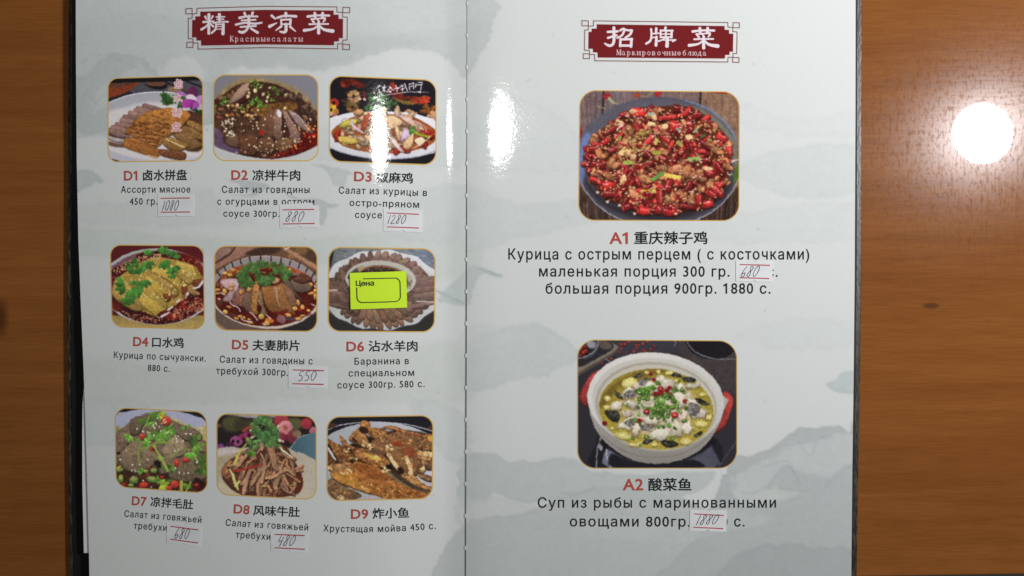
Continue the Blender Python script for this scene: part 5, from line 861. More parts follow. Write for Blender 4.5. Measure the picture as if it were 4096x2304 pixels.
def make_page(side, ledge, redge, nu, nv, label):
    py = np.linspace(-58, 1505, nv); u = np.linspace(0, 1, nu)
    xl = np.interp(py, *zip(*[(y, x) for x, y in ledge])); xr = np.interp(py, *zip(*[(y, x) for x, y in redge]))
    PX = xl[:, None]*(1-u)+xr[:, None]*u; PY = np.repeat(py[:, None], nu, 1)
    V = on_page(PX, PY, side).reshape(-1, 3); cols = bg(PX, PY).reshape(-1, 3); F = grid_faces(nu, nv)
    n = len(V); rim = np.concatenate([np.arange(nu), np.arange(1, nv)*nu+nu-1, (nv-1)*nu+np.arange(nu-2, -1, -1), np.arange(nv-2, 0, -1)*nu])
    V2 = V[rim]-[0, 0, .00045]; m = len(rim); k = np.arange(m); side_f = np.stack([n+k, n+(k+1) % m, n+m+(k+1) % m, n+m+k], 1)
    o = mesh_obj('page', np.concatenate([V, V[rim], V2]), np.concatenate([F, side_f]), [PRINT, WHITEPAPER], book, mi=[0]*len(F)+[1]*m, cols=np.concatenate([cols, cols[rim], cols[rim]]), smooth=True)
    o.data.polygons.foreach_set('use_smooth', np.array([True]*len(F)+[False]*m))
    o['label'] = label
    # the leaves beneath: a block a little smaller than the page
    return o
PL = make_page('L', [(190.5, -60), (191, 150), (193, 400), (197, 600), (203, 760), (209, 900), (214, 1030), (219, 1200), (224, 1400), (226, 1520)], [(1173.6, -60), (1173.2, 300), (1171.2, 600), (1169.8, 800), (1167.3, 1449), (1167, 1520)], 260, 400, 'left page with nine dishes under a red heading')
PR = make_page('R', [(1175.2, -60), (1175.2, 300), (1175, 600), (1174.4, 800), (1172.4, 1449), (1172, 1520)], [(2152.5, -60), (2152, 300), (2150, 700), (2147.5, 950), (2144, 1200), (2141, 1520)], 260, 400, 'right page with two large dishes under a red heading')
PAGE = {'L': PL, 'R': PR}
def stack(side, x0, x1, lab):      # the closed leaves under the open page
    ys = np.linspace(-50, 1498, 24); V = []; nx = 60
    xs = np.linspace(x0, x1, nx)
    PX, PY = np.meshgrid(xs, ys)
    top = on_page(PX, PY, side, -.0008).reshape(-1, 3); bot = top.copy(); bot[:, 2] = .0045
    V = np.concatenate([top, bot]); nu, nv = nx, 24; n = len(top)
    rim = np.concatenate([np.arange(nu), np.arange(1, nv)*nu+nu-1, (nv-1)*nu+np.arange(nu-2, -1, -1), np.arange(nv-2, 0, -1)*nu])
    F = np.concatenate([grid_faces(nu, nv), grid_faces(nu, nv, n)[:, ::-1], np.stack([rim, np.roll(rim, -1), np.roll(rim, -1)+n, rim+n], 1)])
    mesh_obj('page_stack', V, F, WHITEPAPER, book, smooth=False)
stack('L', 262, 1150, ''); stack('R', 1188, 2120, '')

# ---------------------------------------------------------------- dish pictures
def vblur(a):
    p = np.pad(a, 2, 'edge'); h, w = a.shape
    return sum(p[i:i+h, j:j+w] for i in range(5) for j in range(5))/25
def finish(P):
    h, w = P.a.shape[:2]; Y, X = np.mgrid[0:h, 0:w].astype(float); r = P.r
    k = np.where(P.a.min(-1) > 120, .25, 1.0); k = vblur(vblur(k))
    wx = vnoise(h, w, 3.5, r, 2)*1.2*k; wy = vnoise(h, w, 3.5, r, 2)*1.2*k
    a = sample(P.a, X+wx, Y+wy)
    b = np.pad(a, ((1, 1), (1, 1), (0, 0)), 'edge'); b = (b[:-2, 1:-1]+b[2:, 1:-1]+b[1:-1, :-2]+b[1:-1, 2:])/4; a = a*.4+b*.6
    b = np.pad(a, ((1, 1), (1, 1), (0, 0)), 'edge'); b = (b[:-2, :-2]+b[2:, 2:]+b[2:, :-2]+b[:-2, 2:])/4; a = a*.6+b*.4
    d = vnoise(h, w, 2.6, r, 2); m = a.mean(-1, keepdims=True); sat = np.ptp(a, axis=-1)[..., None]
    a = m+(a-m)*.85; a = a*(1+np.clip(sat/90, .1, 1)*.10*d[..., None])
    return (190*(np.clip(a, 0, 255)/190)**1.10)*.97+5
def round_rows(nv, nu, r_u, r_v):   # rows of a rounded rectangle
    t = np.linspace(0, 1, nv); v = .5-.5*np.cos(np.pi*t)*(1-.0)  # denser towards both ends
    v = .55*v+.45*t
    d = np.clip(np.minimum(v, 1-v)/r_v, 0, 1); ins = r_u*(1-np.sqrt(np.clip(1-(1-d)**2, 0, 1)))
    u = np.linspace(0, 1, nu); U = ins[:, None]*(1-u)+(1-ins[:, None])*u
    return U, np.repeat(v[:, None], nu, 1)
def dish_photo(fn, z, side, nu, nv, label, gw):
    P, quad, white, rr = fn(); img = finish(P)
    asp = (quad[1][0]-quad[0][0])/(quad[3][1]-quad[0][1])
    U, Vv = round_rows(nv, nu, rr, rr*asp)
    zp = bilerp(quad, U, Vv)
    col = sample(img, (zp[..., 0]-P.x0)*P.q, (zp[..., 1]-P.y0)*P.q)
    # golden line round the picture
    du = np.minimum(U, 1-U); dv = np.minimum(Vv, 1-Vv)/asp
    cx = np.clip(rr-du, 0, None); cy = np.clip(rr-dv, 0, None); dist = np.where((cx > 0) & (cy > 0), rr-np.hypot(cx, cy), np.minimum(du, dv))
    g = np.clip((gw-dist)/.006+.5, 0, 1)[..., None]; gold = np.array((172, 146, 80))*(np.array(white).mean()/176)
    col = col*(1-g)+gold*g
    alb = srgb(col)/srgb(white)*.72
    px, py = z((zp[..., 0], zp[..., 1]))
    V = on_page(px, py, side, .00006).reshape(-1, 3)
    o = mesh_obj('dish_photo', V, grid_faces(nu, nv), PRINT, PAGE[side], cols=np.clip(alb, 0, .92).reshape(-1, 3), smooth=True)
    o['label'] = label
Z = {k: Zoom(*v) for k, v in dict(d1=(400, 280, 3.622), d2=(830, 280, 3.623), d3=(1290, 280, 3.622), d4=(420, 960, 3.8136), d5=(830, 960, 3.715), d6=(1290, 960, 3.716), d7=(440, 1610, 3.714), d8=(840, 1630, 3.715), d9=(1280, 1640, 3.715), a1=(2280, 340, 2.5417), a2=(2280, 1330, 2.5417),
     RA=(440, 660, 3.788), RB=(1080, 660, 3.788), RC=(420, 1330, 3.788), RD=(1060, 1330, 3.578), RE=(460, 1960, 3.788), RF=(1080, 1990, 3.68), RG=(2000, 900, 2.0125), RH=(2100, 1880, 2.342), HL=(720, 10, 3.68), HR=(2300, 70, 3.68)).items()}
for fn, k, sd, lab in [(pic_meat_platter, 'd1', 'L', 'picture of sliced meats and tripe on a white plate with an orchid'), (pic_beef_bowl, 'd2', 'L', 'picture of sliced beef in chilli oil with sesame'), (pic_pepper_chicken, 'd3', 'L', 'picture of shredded chicken and onion on a white plate'),
        (pic_sesame_chicken, 'd4', 'L', 'picture of sliced chicken in red oil with coriander'), (pic_beef_tripe, 'd5', 'L', 'picture of beef slices in a striped bowl with coriander'), (pic_sliced_mutton, 'd6', 'L', 'picture of sliced mutton around a dipping bowl'),
        (pic_tripe_greens, 'd7', 'L', 'picture of dark tripe with greens and red chillies'), (pic_tripe_shreds, 'd8', 'L', 'picture of shredded tripe heaped with green herbs'), (pic_fried_fish, 'd9', 'L', 'picture of fried small fish on a plate'),
        (pic_chilli_chicken, 'a1', 'R', 'picture of chicken with red chillies on a dark plate'), (pic_fish_soup, 'a2', 'R', 'picture of fish soup in a white pot with red handles')]:
    big_ = sd == 'R'
    dish_photo(fn, Z[k], sd, 400 if big_ else 270, 320 if big_ else 220, lab, .0062 if big_ else .0115)

# ---------------------------------------------------------------- lettering
from mathutils.geometry import delaunay_2d_cdt
_cache = {}
def glyph_mesh(txt, spacing=1.0, weight=0.0):
    key = (txt, spacing, weight)
    if key in _cache: return _cache[key]
    cu = bpy.data.curves.new('lettering', 'FONT'); cu.body = txt; cu.size = 1; cu.space_character = spacing; cu.fill_mode = 'NONE'; cu.resolution_u = 4
    ob = bpy.data.objects.new('lettering', cu); C.objects.link(ob)
    dg = bpy.context.evaluated_depsgraph_get(); me = bpy.data.meshes.new_from_object(ob.evaluated_get(dg))
    O = np.array([v.co[:2] for v in me.vertices]); E = np.array([tuple(e.vertices) for e in me.edges])
    if '1' in txt:                  # the built-in digit one is a bare bar: give it its flag
        lab = np.arange(len(O))
        for _ in range(8):
            for i0, i1 in E: lab[i0] = lab[i1] = min(lab[i0], lab[i1])
        for l in np.unique(lab):
            c = np.where(lab == l)[0]; q = O[c]; w_, h_ = np.ptp(q[:, 0]), np.ptp(q[:, 1])
            if len(c) == 4 and h_ > .6 and w_ < .13:
                ar = sum(O[i0][0]*O[i1][1]-O[i1][0]*O[i0][1] for i0, i1 in E if lab[i0] == l); x0, yt = q[:, 0].min(), q[:, 1].max()
                fl = np.array([(x0+.05, yt-.003), (x0+.03, yt-.12), (x0-.16, yt-.2), (x0-.16, yt-.105)])
                if ar > 0: fl = fl[::-1]
                n0 = len(O); O = np.concatenate([O, fl]); E = np.concatenate([E, [(n0, n0+1), (n0+1, n0+2), (n0+2, n0+3), (n0+3, n0)]])
                if sum(O[n0+i][0]*O[n0+(i+1) % 4][1]-O[n0+(i+1) % 4][0]*O[n0+i][1] for i in range(4))*ar < 0: O[n0:] = O[n0:][::-1].copy()
    # fill the outlines by winding number (some letters are drawn as overlapping strokes)
    r = delaunay_2d_cdt([Vector(p) for p in O], [tuple(map(int, e)) for e in E], [], 0, 1e-6)
    V = np.array([tuple(p) for p in r[0]]); F = np.array([f for f in r[2] if len(f) == 3]); cen = V[F].mean(1); wn = np.zeros(len(F))
    for i0, i1 in E:
        (x1, y1), (x2, y2) = O[i0], O[i1]
        if y1 == y2: continue
        hit = ((y1 <= cen[:, 1]) != (y2 <= cen[:, 1])) & (cen[:, 0] < x1+(cen[:, 1]-y1)/(y2-y1)*(x2-x1)); wn += np.where(hit, 1 if y2 > y1 else -1, 0)
    F = [tuple(f) for f in F[wn != 0]]
    if weight and len(F):            # a slightly heavier cut: push the outline outwards
        F_ = np.array(F); a_ = V[F_[:, 1]]-V[F_[:, 0]]; b2 = V[F_[:, 2]]-V[F_[:, 0]]; flip = (a_[:, 0]*b2[:, 1]-a_[:, 1]*b2[:, 0]) < 0; F_[flip] = F_[flip][:, ::-1]
        E = np.concatenate([F_[:, [0, 1]], F_[:, [1, 2]], F_[:, [2, 0]]]); have = set(map(tuple, E)); bd = np.array([e for e in map(tuple, E) if (e[1], e[0]) not in have])
        d = V[bd[:, 1]]-V[bd[:, 0]]; d /= np.linalg.norm(d, axis=1, keepdims=True)+1e-12; nn = np.stack([d[:, 1], -d[:, 0]], 1); N = np.zeros_like(V); np.add.at(N, bd[:, 0], nn); np.add.at(N, bd[:, 1], nn)
        l2 = (N**2).sum(1, keepdims=True); V = V+weight*2*N/np.maximum(l2, 1.2)
    bpy.data.objects.remove(ob); bpy.data.curves.remove(cu); bpy.data.meshes.remove(me)
    _cache[key] = (V, F); return V, F
CAP = None
class Lettering:
    def __init__(s): s.V = []; s.F = []; s.M = []
    def add(s, P2, F, m):
        n = sum(len(v) for v in s.V); s.V.append(P2); s.F += [tuple(i+n for i in f) for f in F]; s.M += [m]*len(F)
    def text(s, z, txt, pts, cap, m=0, spacing=1.14, weight=.0, cjk=None):
        """pts: start, (middle,) end of the baseline in crop pixels; cap: cap height there; cjk: height of the character box"""
        global CAP
        if CAP is None: CAP = glyph_mesh('Н')[0][:, 1].max()
        V, F = glyph_mesh(txt, spacing, weight)
        x0, x1 = V[:, 0].min(), V[:, 0].max(); t = (V[:, 0]-x0)/(x1-x0)
        if cjk: h = (V[:, 1]-V[:, 1].min())/(V[:, 1].max()-V[:, 1].min())*cjk
        else: h = V[:, 1]/CAP*cap
        p = np.array(pts, float)
        if len(p) == 2: B = p[0]+(p[1]-p[0])*t[:, None]; D = np.repeat((p[1]-p[0])[None], len(t), 0)
        else:
            c = p[1]*2-(p[0]+p[2])/2; tt = t[:, None]; B = p[0]*(1-tt)**2+2*c*tt*(1-tt)+p[2]*tt*tt; D = 2*(1-tt)*(c-p[0])+2*tt*(p[2]-c)
        D = D/np.linalg.norm(D, axis=1, keepdims=True); N = np.stack([D[:, 1], -D[:, 0]], 1)
        q = B+N*h[:, None]; x, y = z((q[:, 0], q[:, 1])); s.add(np.stack([x, y], 1), F, m)
    def build(s, name, side, mats, parent, label=None, lift=.00009):
        P2 = np.concatenate(s.V); V = on_page(P2[:, 0], P2[:, 1], side, lift)
        o = mesh_obj(name, V, s.F, mats, parent, mi=s.M)
        if label: o['label'] = label
        return o
CODE, CH, RU = dict(m=1, spacing=1.06, weight=.024), dict(spacing=1.02, weight=.019), dict(spacing=1.16, weight=.012)
def caption(side, lines, label):
    T = Lettering()
    for kind, z, txt, pts, h in lines:
        if kind == 'code': T.text(Z[z], txt, pts, h, **CODE)
        elif kind == 'ch': T.text(Z[z], txt, pts, h, cjk=h, **CH)
        else: T.text(Z[z], txt, pts, h, **RU)
    T.build('dish_caption', side, [INK, REDINK], PAGE[side], label)
caption('L', [('code', 'RA', 'D1', [(212, 232), (415, 230)], 147), ('ch', 'RA', '卤水拼盘', [(500, 240), (1168, 234)], 170), ('ru', 'RA', 'Ассорти мясное', [(165, 420), (1218, 416)], 100), ('ru', 'RA', '450 гр.', [(298, 600), (718, 598)], 102)], 'caption D1')
caption('L', [('code', 'RA', 'D2', [(1838, 222), (2088, 222)], 148), ('ch', 'RB', '凉拌牛肉', [(-269, 238), (460, 238)], 168), ('ru', 'RB', 'Салат из говядины', [(-729, 420), (600, 424)], 104), ('ru', 'RB', 'с огурцами в остром', [(-799, 600), (672, 606)], 100), ('ru', 'RB', 'соусе 300гр.', [(-706, 782), (142, 784)], 98)], 'caption D2')
caption('L', [('code', 'RB', 'D3', [(1272, 242), (1540, 250)], 148), ('ch', 'RB', '椒麻鸡', [(1605, 268), (2165, 284)], 168), ('ru', 'RB', 'Салат из курицы в', [(1042, 432), (1700, 446), (2378, 472)], 104), ('ru', 'RB', 'остро-пряном', [(1205, 618), (2258, 648)], 100), ('ru', 'RB', 'соусе', [(1288, 800), (1695, 808)], 100)], 'caption D3')
caption('L', [('code', 'RC', 'D4', [(425, 203), (652, 210)], 142), ('ch', 'RC', '口水鸡', [(712, 224), (1192, 238)], 162), ('ru', 'RC', 'Курица по сычуански.', [(132, 386), (830, 412), (1525, 440)], 99), ('ru', 'RC', '880 с.', [(648, 580), (980, 596)], 99)], 'caption D4')
caption('L', [('code', 'RC', 'D5', [(1922, 250), (2170, 258)], 145), ('ch', 'RD', '夫妻肺片', [(-183, 262), (497, 268)], 160), ('ru', 'RD', 'Салат из говядины с', [(-648, 430), (682, 456)], 98), ('ru', 'RD', 'требухой 300гр.', [(-701, 594), (328, 620)], 98)], 'caption D5')
caption('L', [('code', 'RD', 'D6', [(1165, 267), (1418, 267)], 140), ('ch', 'RD', '沾水羊肉', [(1480, 274), (2185, 272)], 160), ('ru', 'RD', 'Баранина в', [(1282, 460), (2060, 452)], 96), ('ru', 'RD', 'специальном', [(1197, 629), (2135, 620)], 96), ('ru', 'RD', 'соусе 300гр. 580 с.', [(1037, 800), (2285, 780)], 96)], 'caption D6')
caption('L', [('code', 'RE', 'D7', [(252, 224), (475, 240)], 136), ('ch', 'RE', '凉拌毛肚', [(530, 252), (1182, 300)], 155), ('ru', 'RE', 'Салат из говяжьей', [(140, 405), (720, 446), (1305, 500)], 98), ('ru', 'RE', 'требухи', [(282, 584), (782, 622)], 98)], 'caption D7')
caption('L', [('code', 'RE', 'D8', [(1795, 350), (2035, 368)], 140), ('ch', 'RF', '风味牛肚', [(-251, 266), (437, 294)], 156), ('ru', 'RF', 'Салат из говяжьей', [(-654, 414), (560, 488)], 97), ('ru', 'RF', 'требухи', [(-506, 591), (2, 625)], 97)], 'caption D8')
caption('L', [('code', 'RF', 'D9', [(1192, 312), (1447, 310)], 142), ('ch', 'RF', '炸小鱼', [(1510, 318), (2050, 304)], 162), ('ru', 'RF', 'Хрустящая мойва 450 с.', [(783, 498), (1600, 508), (2445, 460)], 98)], 'caption D9')
caption('R', [('code', 'RG', 'A1', [(880, 150), (1030, 150)], 94), ('ch', 'RG', '重庆辣子鸡', [(1080, 157), (1670, 157)], 107), ('ru', 'RG', 'Курица с острым перцем ( с косточками)', [(67, 277), (2490, 277)], 88), ('ru', 'RG', 'маленькая порция 300 гр.', [(315, 414), (1848, 415)], 86), ('ru', 'RG', '680 с.', [(1935, 416), (2235, 416)], 86), ('ru', 'RG', 'большая порция 900гр. 1880 с.', [(368, 552), (2178, 552)], 87)], 'caption A1')
caption('R', [('code', 'RH', 'A2', [(915, 188), (1108, 188)], 108), ('ch', 'RH', '酸菜鱼', [(1155, 198), (1560, 198)], 124), ('ru', 'RH', 'Суп из рыбы с маринованными', [(120, 353), (2352, 352)], 97), ('ru', 'RH', 'овощами 800гр.', [(420, 528), (1545, 530)], 97), ('ru', 'RH', '1880 с.', [(1625, 530), (2058, 528)], 97)], 'caption A2')

# ---------------------------------------------------------------- red heading plates
CAI = [([(0, 10), (5, 65)], 42), ([(115, 10), (110, 65)], 42), ([(-105, 58), (40, 42), (210, 44)], [40, 30, 34]), ([(-50, 98), (60, 88), (150, 82)], [30, 22, 28]), ([(-42, 112), (-14, 142)], [22, 34]), ([(38, 100), (62, 136)], [22, 32]), ([(146, 105), (122, 142)], [34, 18]), ([(-82, 172), (60, 168), (196, 168)], [28, 24, 26]), ([(55, 150), (56, 300)], [40, 48]), ([(54, 180), (-20, 240), (-156, 262)], [24, 30, 46]), ([(58, 180), (130, 248), (262, 272)], [24, 40, 56])]
def off(st, dx, dy): return [([(x+dx, y+dy) for x, y in p], w) for p, w in st]
HEAD_L = [([(372, 208), (388, 248)], [34, 18]), ([(482, 202), (458, 246)], [30, 16]), ([(426, 178), (424, 455)], [46, 42]), ([(344, 288), (495, 276)], [34, 24]), ([(425, 300), (385, 352), (316, 396)], [22, 28, 36]), ([(440, 300), (488, 352)], [18, 34]), ([(535, 214), (656, 210)], 22), ([(545, 250), (642, 247)], 20), ([(490, 300), (600, 284), (705, 284)], [26, 20, 28]), ([(580, 178), (580, 290)], [48, 28]), ([(530, 318), (524, 390), (466, 448)], [28, 30, 30]), ([(530, 322), (650, 316)], 22), ([(638, 320), (632, 458)], [40, 50]), ([(545, 354), (630, 352)], 15), ([(545, 393), (630, 391)], 15),
          ([(950, 156), (968, 200)], [40, 28]), ([(1070, 150), (1052, 204)], [40, 26]), ([(878, 226), (980, 206), (1140, 206)], [40, 30, 28]), ([(908, 264), (1112, 254)], 26), ([(1012, 200), (1012, 340)], 40), ([(822, 326), (960, 298), (1100, 312), (1205, 296)], [32, 30, 34, 24]), ([(892, 360), (1116, 346)], 28), ([(1012, 345), (976, 408), (920, 440), (872, 428)], [36, 34, 44, 36]), ([(1044, 384), (1142, 442)], [30, 40]),
          ([(1350, 194), (1402, 238)], [38, 28]), ([(1320, 352), (1425, 300)], [50, 14]), ([(1558, 160), (1558, 200)], 46), ([(1436, 224), (1540, 196), (1708, 204)], [36, 32, 40]), ([(1490, 252), (1492, 322)], 30), ([(1490, 254), (1630, 248)], 28), ([(1628, 252), (1622, 322)], 36), ([(1492, 320), (1625, 318)], 24), ([(1560, 320), (1560, 410), (1530, 438), (1472, 428)], [44, 46, 40, 24]), ([(1490, 352), (1408, 412)], [36, 16]), ([(1622, 356), (1700, 424)], [38, 16])]+off(CAI, 1985, 148)
HEAD_R = [([(484, 212), (626, 204)], 36), ([(572, 150), (574, 330), (552, 398), (500, 414), (438, 382)], [44, 44, 40, 40, 22]), ([(486, 300), (610, 262)], 34), ([(662, 192), (712, 166), (760, 186), (836, 190)], [30, 34, 30, 34]), ([(834, 192), (810, 250), (742, 296)], [40, 36, 30]), ([(722, 200), (692, 262), (622, 300)], [36, 32, 30]), ([(670, 318), (664, 420)], 36), ([(668, 322), (840, 318)], 34), ([(832, 318), (824, 428)], 40), ([(668, 412), (828, 414)], 36),
          ([(1120, 170), (1126, 250), (1110, 340), (1048, 384)], [32, 30, 32, 34]), ([(1196, 160), (1192, 236)], [38, 34]), ([(1130, 238), (1240, 232)], 22), ([(1130, 296), (1196, 290)], 22), ([(1200, 284), (1192, 408)], [36, 44]), ([(1334, 148), (1322, 186)], [38, 30]), ([(1262, 188), (1260, 292)], 28), ([(1258, 192), (1438, 194)], 28), ([(1424, 194), (1420, 292)], 34), ([(1262, 244), (1424, 243)], 20), ([(1260, 290), (1424, 290)], 26), ([(1340, 190), (1336, 300)], 28), ([(1326, 296), (1290, 326), (1228, 348)], [22, 22, 26]), ([(1300, 332), (1480, 330)], [18, 24]), ([(1440, 350), (1482, 330)], [26, 18]), ([(1360, 310), (1354, 420)], [46, 54])]+off(CAI, 1838, 148)
FR_L = ([(250, 85), (1240, 57), (2310, 65), (2310, 140), (2392, 148), (2392, 213), (2462, 215), (2460, 552), (2396, 555), (2396, 608), (2320, 608), (2320, 682), (1240, 664), (265, 687), (265, 598), (192, 596), (192, 536), (122, 532), (122, 234), (178, 230), (180, 170), (250, 160)], [[(86, 92), (178, 88), (178, 165), (84, 168)], [(2398, 70), (2500, 74), (2496, 152), (2396, 148)], [(102, 586), (192, 582), (190, 660), (98, 662)], [(2396, 616), (2496, 618), (2494, 695), (2394, 690)]],
        [(298, 135), (1240, 108), (2262, 118), (2262, 180), (2335, 180), (2335, 240), (2400, 240), (2398, 525), (2340, 525), (2340, 572), (2268, 575), (2268, 630), (1240, 618), (310, 635), (308, 560), (242, 560), (240, 515), (175, 515), (178, 258), (225, 258), (225, 205), (298, 203)])
FR_R = ([(272, 50), (1240, 62), (2250, 75), (2250, 142), (2322, 148), (2322, 210), (2385, 212), (2380, 530), (2325, 530), (2325, 585), (2252, 585), (2250, 655), (1240, 646), (290, 637), (287, 545), (215, 543), (212, 482), (140, 482), (143, 185), (195, 183), (195, 128), (272, 125)], [[(102, 47), (195, 49), (195, 122), (102, 122)], [(2328, 76), (2420, 78), (2418, 152), (2326, 148)], [(122, 532), (213, 534), (213, 606), (120, 604)], [(2322, 590), (2414, 590), (2412, 662), (2320, 660)]],
        [(318, 100), (1240, 112), (2203, 125), (2203, 180), (2268, 182), (2268, 238), (2330, 238), (2325, 505), (2275, 503), (2275, 552), (2210, 552), (2207, 605), (1240, 598), (332, 590), (330, 515), (262, 513), (262, 463), (195, 460), (197, 212), (243, 210), (243, 165), (318, 162)])
# serif letters for the line below: (points, relative width) in a box 1 wide, 1 high (x-height .7), y down from the cap line
T_, t_ = .2, .09
def stem(x, top=.32, bot=1, w=T_, s=.16): return [([(x, top), (x, bot)], w), ([(x-s, top+.03), (x+s, top+.03)], t_), ([(x-s, bot-.03), (x+s, bot-.03)], t_)]
BOWL = lambda cx, cy, rx, ry, a0=0, a1=360, w=(.2, .1, .2): ([(cx+rx*math.cos(math.radians(a0+(a1-a0)*k/10)), cy+ry*math.sin(math.radians(a0+(a1-a0)*k/10))) for k in range(11)], .15)
SERIF = {'К': stem(.25, 0, 1, .22)+[([(.35, .52), (.8, .03)], .11), ([(.42, .45), (.85, .97)], .2), ([(.65, .03), (.95, .03)], t_), ([(.7, .97), (1, .97)], t_)], 'М': stem(.12, 0, 1, .12)+stem(.88, 0, 1, .22)+[([(.15, .03), (.5, .9)], .2), ([(.5, .9), (.85, .03)], .1)],
         'р': stem(.25, .32, 1.3)+[BOWL(.5, .66, .28, .32, -120, 150)], 'а': [([(.2, .45), (.45, .35), (.65, .45), (.67, .95), (.85, .97)], .15), BOWL(.42, .8, .24, .18, -40, 220)], 'с': [BOWL(.5, .66, .32, .32, 40, 320), ([(.72, .42), (.74, .5)], .14)], 'и': stem(.22)+stem(.78)+[([(.25, .92), (.75, .4)], .09)],
         'в': stem(.25)+[BOWL(.48, .5, .22, .17, -90, 90), BOWL(.5, .82, .26, .17, -90, 90)], 'ы': stem(.18)+stem(.85)+[BOWL(.36, .82, .22, .17, -90, 90)], 'е': [BOWL(.5, .66, .3, .32, 30, 360), ([(.22, .66), (.78, .66)], .09)], 'л': stem(.75)+[([(.72, .35), (.42, .36), (.35, .8), (.15, .96)], .12)], 'т': stem(.5)+[([(.12, .37), (.88, .37)], .1), ([(.14, .37), (.12, .52)], .07), ([(.86, .37), (.88, .52)], .07)],
         'к': stem(.25)+[([(.35, .68), (.75, .36)], .1), ([(.42, .62), (.8, .97)], .18)], 'о': [BOWL(.5, .66, .31, .32)], 'ч': stem(.75)+[([(.25, .35), (.25, .55), (.4, .68), (.75, .64)], .15)], 'н': stem(.22)+stem(.78)+[([(.25, .66), (.75, .66)], .1)], 'б': [BOWL(.5, .68, .3, .3), ([(.22, .65), (.25, .3), (.5, .12), (.78, .0)], .14)], 'ю': stem(.15, w=.16)+[BOWL(.68, .66, .25, .32), ([(.2, .66), (.45, .66)], .1)], 'д': stem(.7)+[([(.66, .35), (.42, .36), (.35, .8), (.2, .94)], .1), ([(.08, .96), (.92, .96)], .1), ([(.1, .96), (.08, 1.2)], .1), ([(.9, .96), (.92, 1.2)], .1)]}
def heading(side, k, fr, strokes, line, label):
    frame, squares, plate = fr; box = (50, 20, 2540, 715); P = Pic(box, .2, (0, 0, 0), 5)
    z = Z[k]; X, Y = np.meshgrid(np.arange(P.w)/P.q+box[0], np.arange(P.h)/P.q+box[1]); px, py = z((X, Y))
    lin = bg(px, py); P.a = np.where(lin <= .0031308, lin*12.92, 1.055*np.clip(lin, 1e-9, 1)**(1/2.4)-.055)*255
    mask = Pic(box, .2, (0, 0, 0), 5)
    DK, RD, WH = (118, 70, 70), (116, 35, 38), (228, 222, 226)
    for sq in [frame]+squares: P.line(sq+[sq[0]], 13, DK, 5, .05, 1); mask.line(sq+[sq[0]], 26, (255, 255, 255), 2, 0, 1)
    P.poly(plate, RD, 5, .04, sm=1); mask.poly(frame, (255, 255, 255), 2, 0, sm=1)
    for p, w in strokes: P.line(p, w, WH, 5, 0, 3)
    for ch, cx, base, w, h in line:
        for p, ww in SERIF[ch]: P.line([(cx-w/2+x*w, base-h+y*h) for x, y in p], ww*w*.95, (218, 196, 198), 5, 0, 1)
    nu, nv = P.w, P.h; V = on_page(px, py, side, .00006).reshape(-1, 3); F = grid_faces(nu, nv)
    on = mask.a[..., 0].reshape(-1) > 100; F = F[on[F].any(1)]
    used = np.unique(F); re = np.zeros(nu*nv, int); re[used] = np.arange(len(used))
    o = mesh_obj('heading_plate', V[used], re[F], PRINT, PAGE[side], cols=srgb(np.clip(P.a, 0, 255)).reshape(-1, 3)[used], smooth=True); o['label'] = label
heading('L', 'HL', FR_L, HEAD_L, [(c, x, 572, 66, 78) for c, x in zip('Красивыесалаты', (762, 836, 912, 990, 1066, 1150, 1224, 1300, 1378, 1456, 1536, 1614, 1694, 1776))], 'red heading plate with four white characters')
heading('R', 'HR', FR_R, HEAD_R, [(c, x, 551+(x-600)/190, 66, 76) for c, x in zip('Маркировочныеблюда', (645, 716, 792, 866, 940, 1015, 1088, 1160, 1236, 1308, 1376, 1456, 1532, 1610, 1684, 1762, 1832, 1906))], 'red heading plate with three white characters')

# ---------------------------------------------------------------- stuck-on price stickers
def ribbon(paths, z, side, w, lift, rise=.00003):
    V = []; F = []
    for p in paths:
        p = smooth(p, 4, False) if len(p) > 2 else np.array(p, float); n = len(p); d = np.gradient(p, axis=0); d /= np.linalg.norm(d, axis=1, keepdims=True)+1e-9
        nrm = np.stack([-d[:, 1], d[:, 0]], 1)*(np.linspace(.9, 1.05, n)[:, None])*w/2
        a = p+nrm; b = p-nrm; o = len(V); r = np.linspace(0, rise, n)
        for q, rr in zip(np.concatenate([a, b]), np.concatenate([r, r])):
            x, y = z((q[0], q[1])); V.append(on_page(x, y, side, lift+rr))
        F += [(o+i, o+i+1, o+n+i+1, o+n+i) for i in range(n-1)]
    return V, F
DIG = {'0': [[(.62, .02), (.25, .25), (.08, .72), (.28, 1), (.68, .8), (.95, .35), (.8, .04), (.5, .06)]], '8': [[(.9, .14), (.6, 0), (.36, .2), (.55, .45), (.62, .72), (.38, 1), (.08, .86), (.3, .58), (.75, .34), (.92, .1)]], '1': [[(.75, 0), (.25, 1)]], '2': [[(.15, .22), (.5, .02), (.82, .16), (.55, .55), (.05, 1), (.9, .93)]],
       '5': [[(.98, 0), (.45, .05), (.25, .42), (.55, .42), (.78, .68), (.5, .97), (.08, .95)]], '6': [[(.8, 0), (.35, .35), (.1, .8), (.35, 1), (.72, .82), (.66, .58), (.22, .72)]], '4': [[(.35, 0), (.08, .58), (.72, .48)], [(.85, .12), (.5, 1.05)]]}
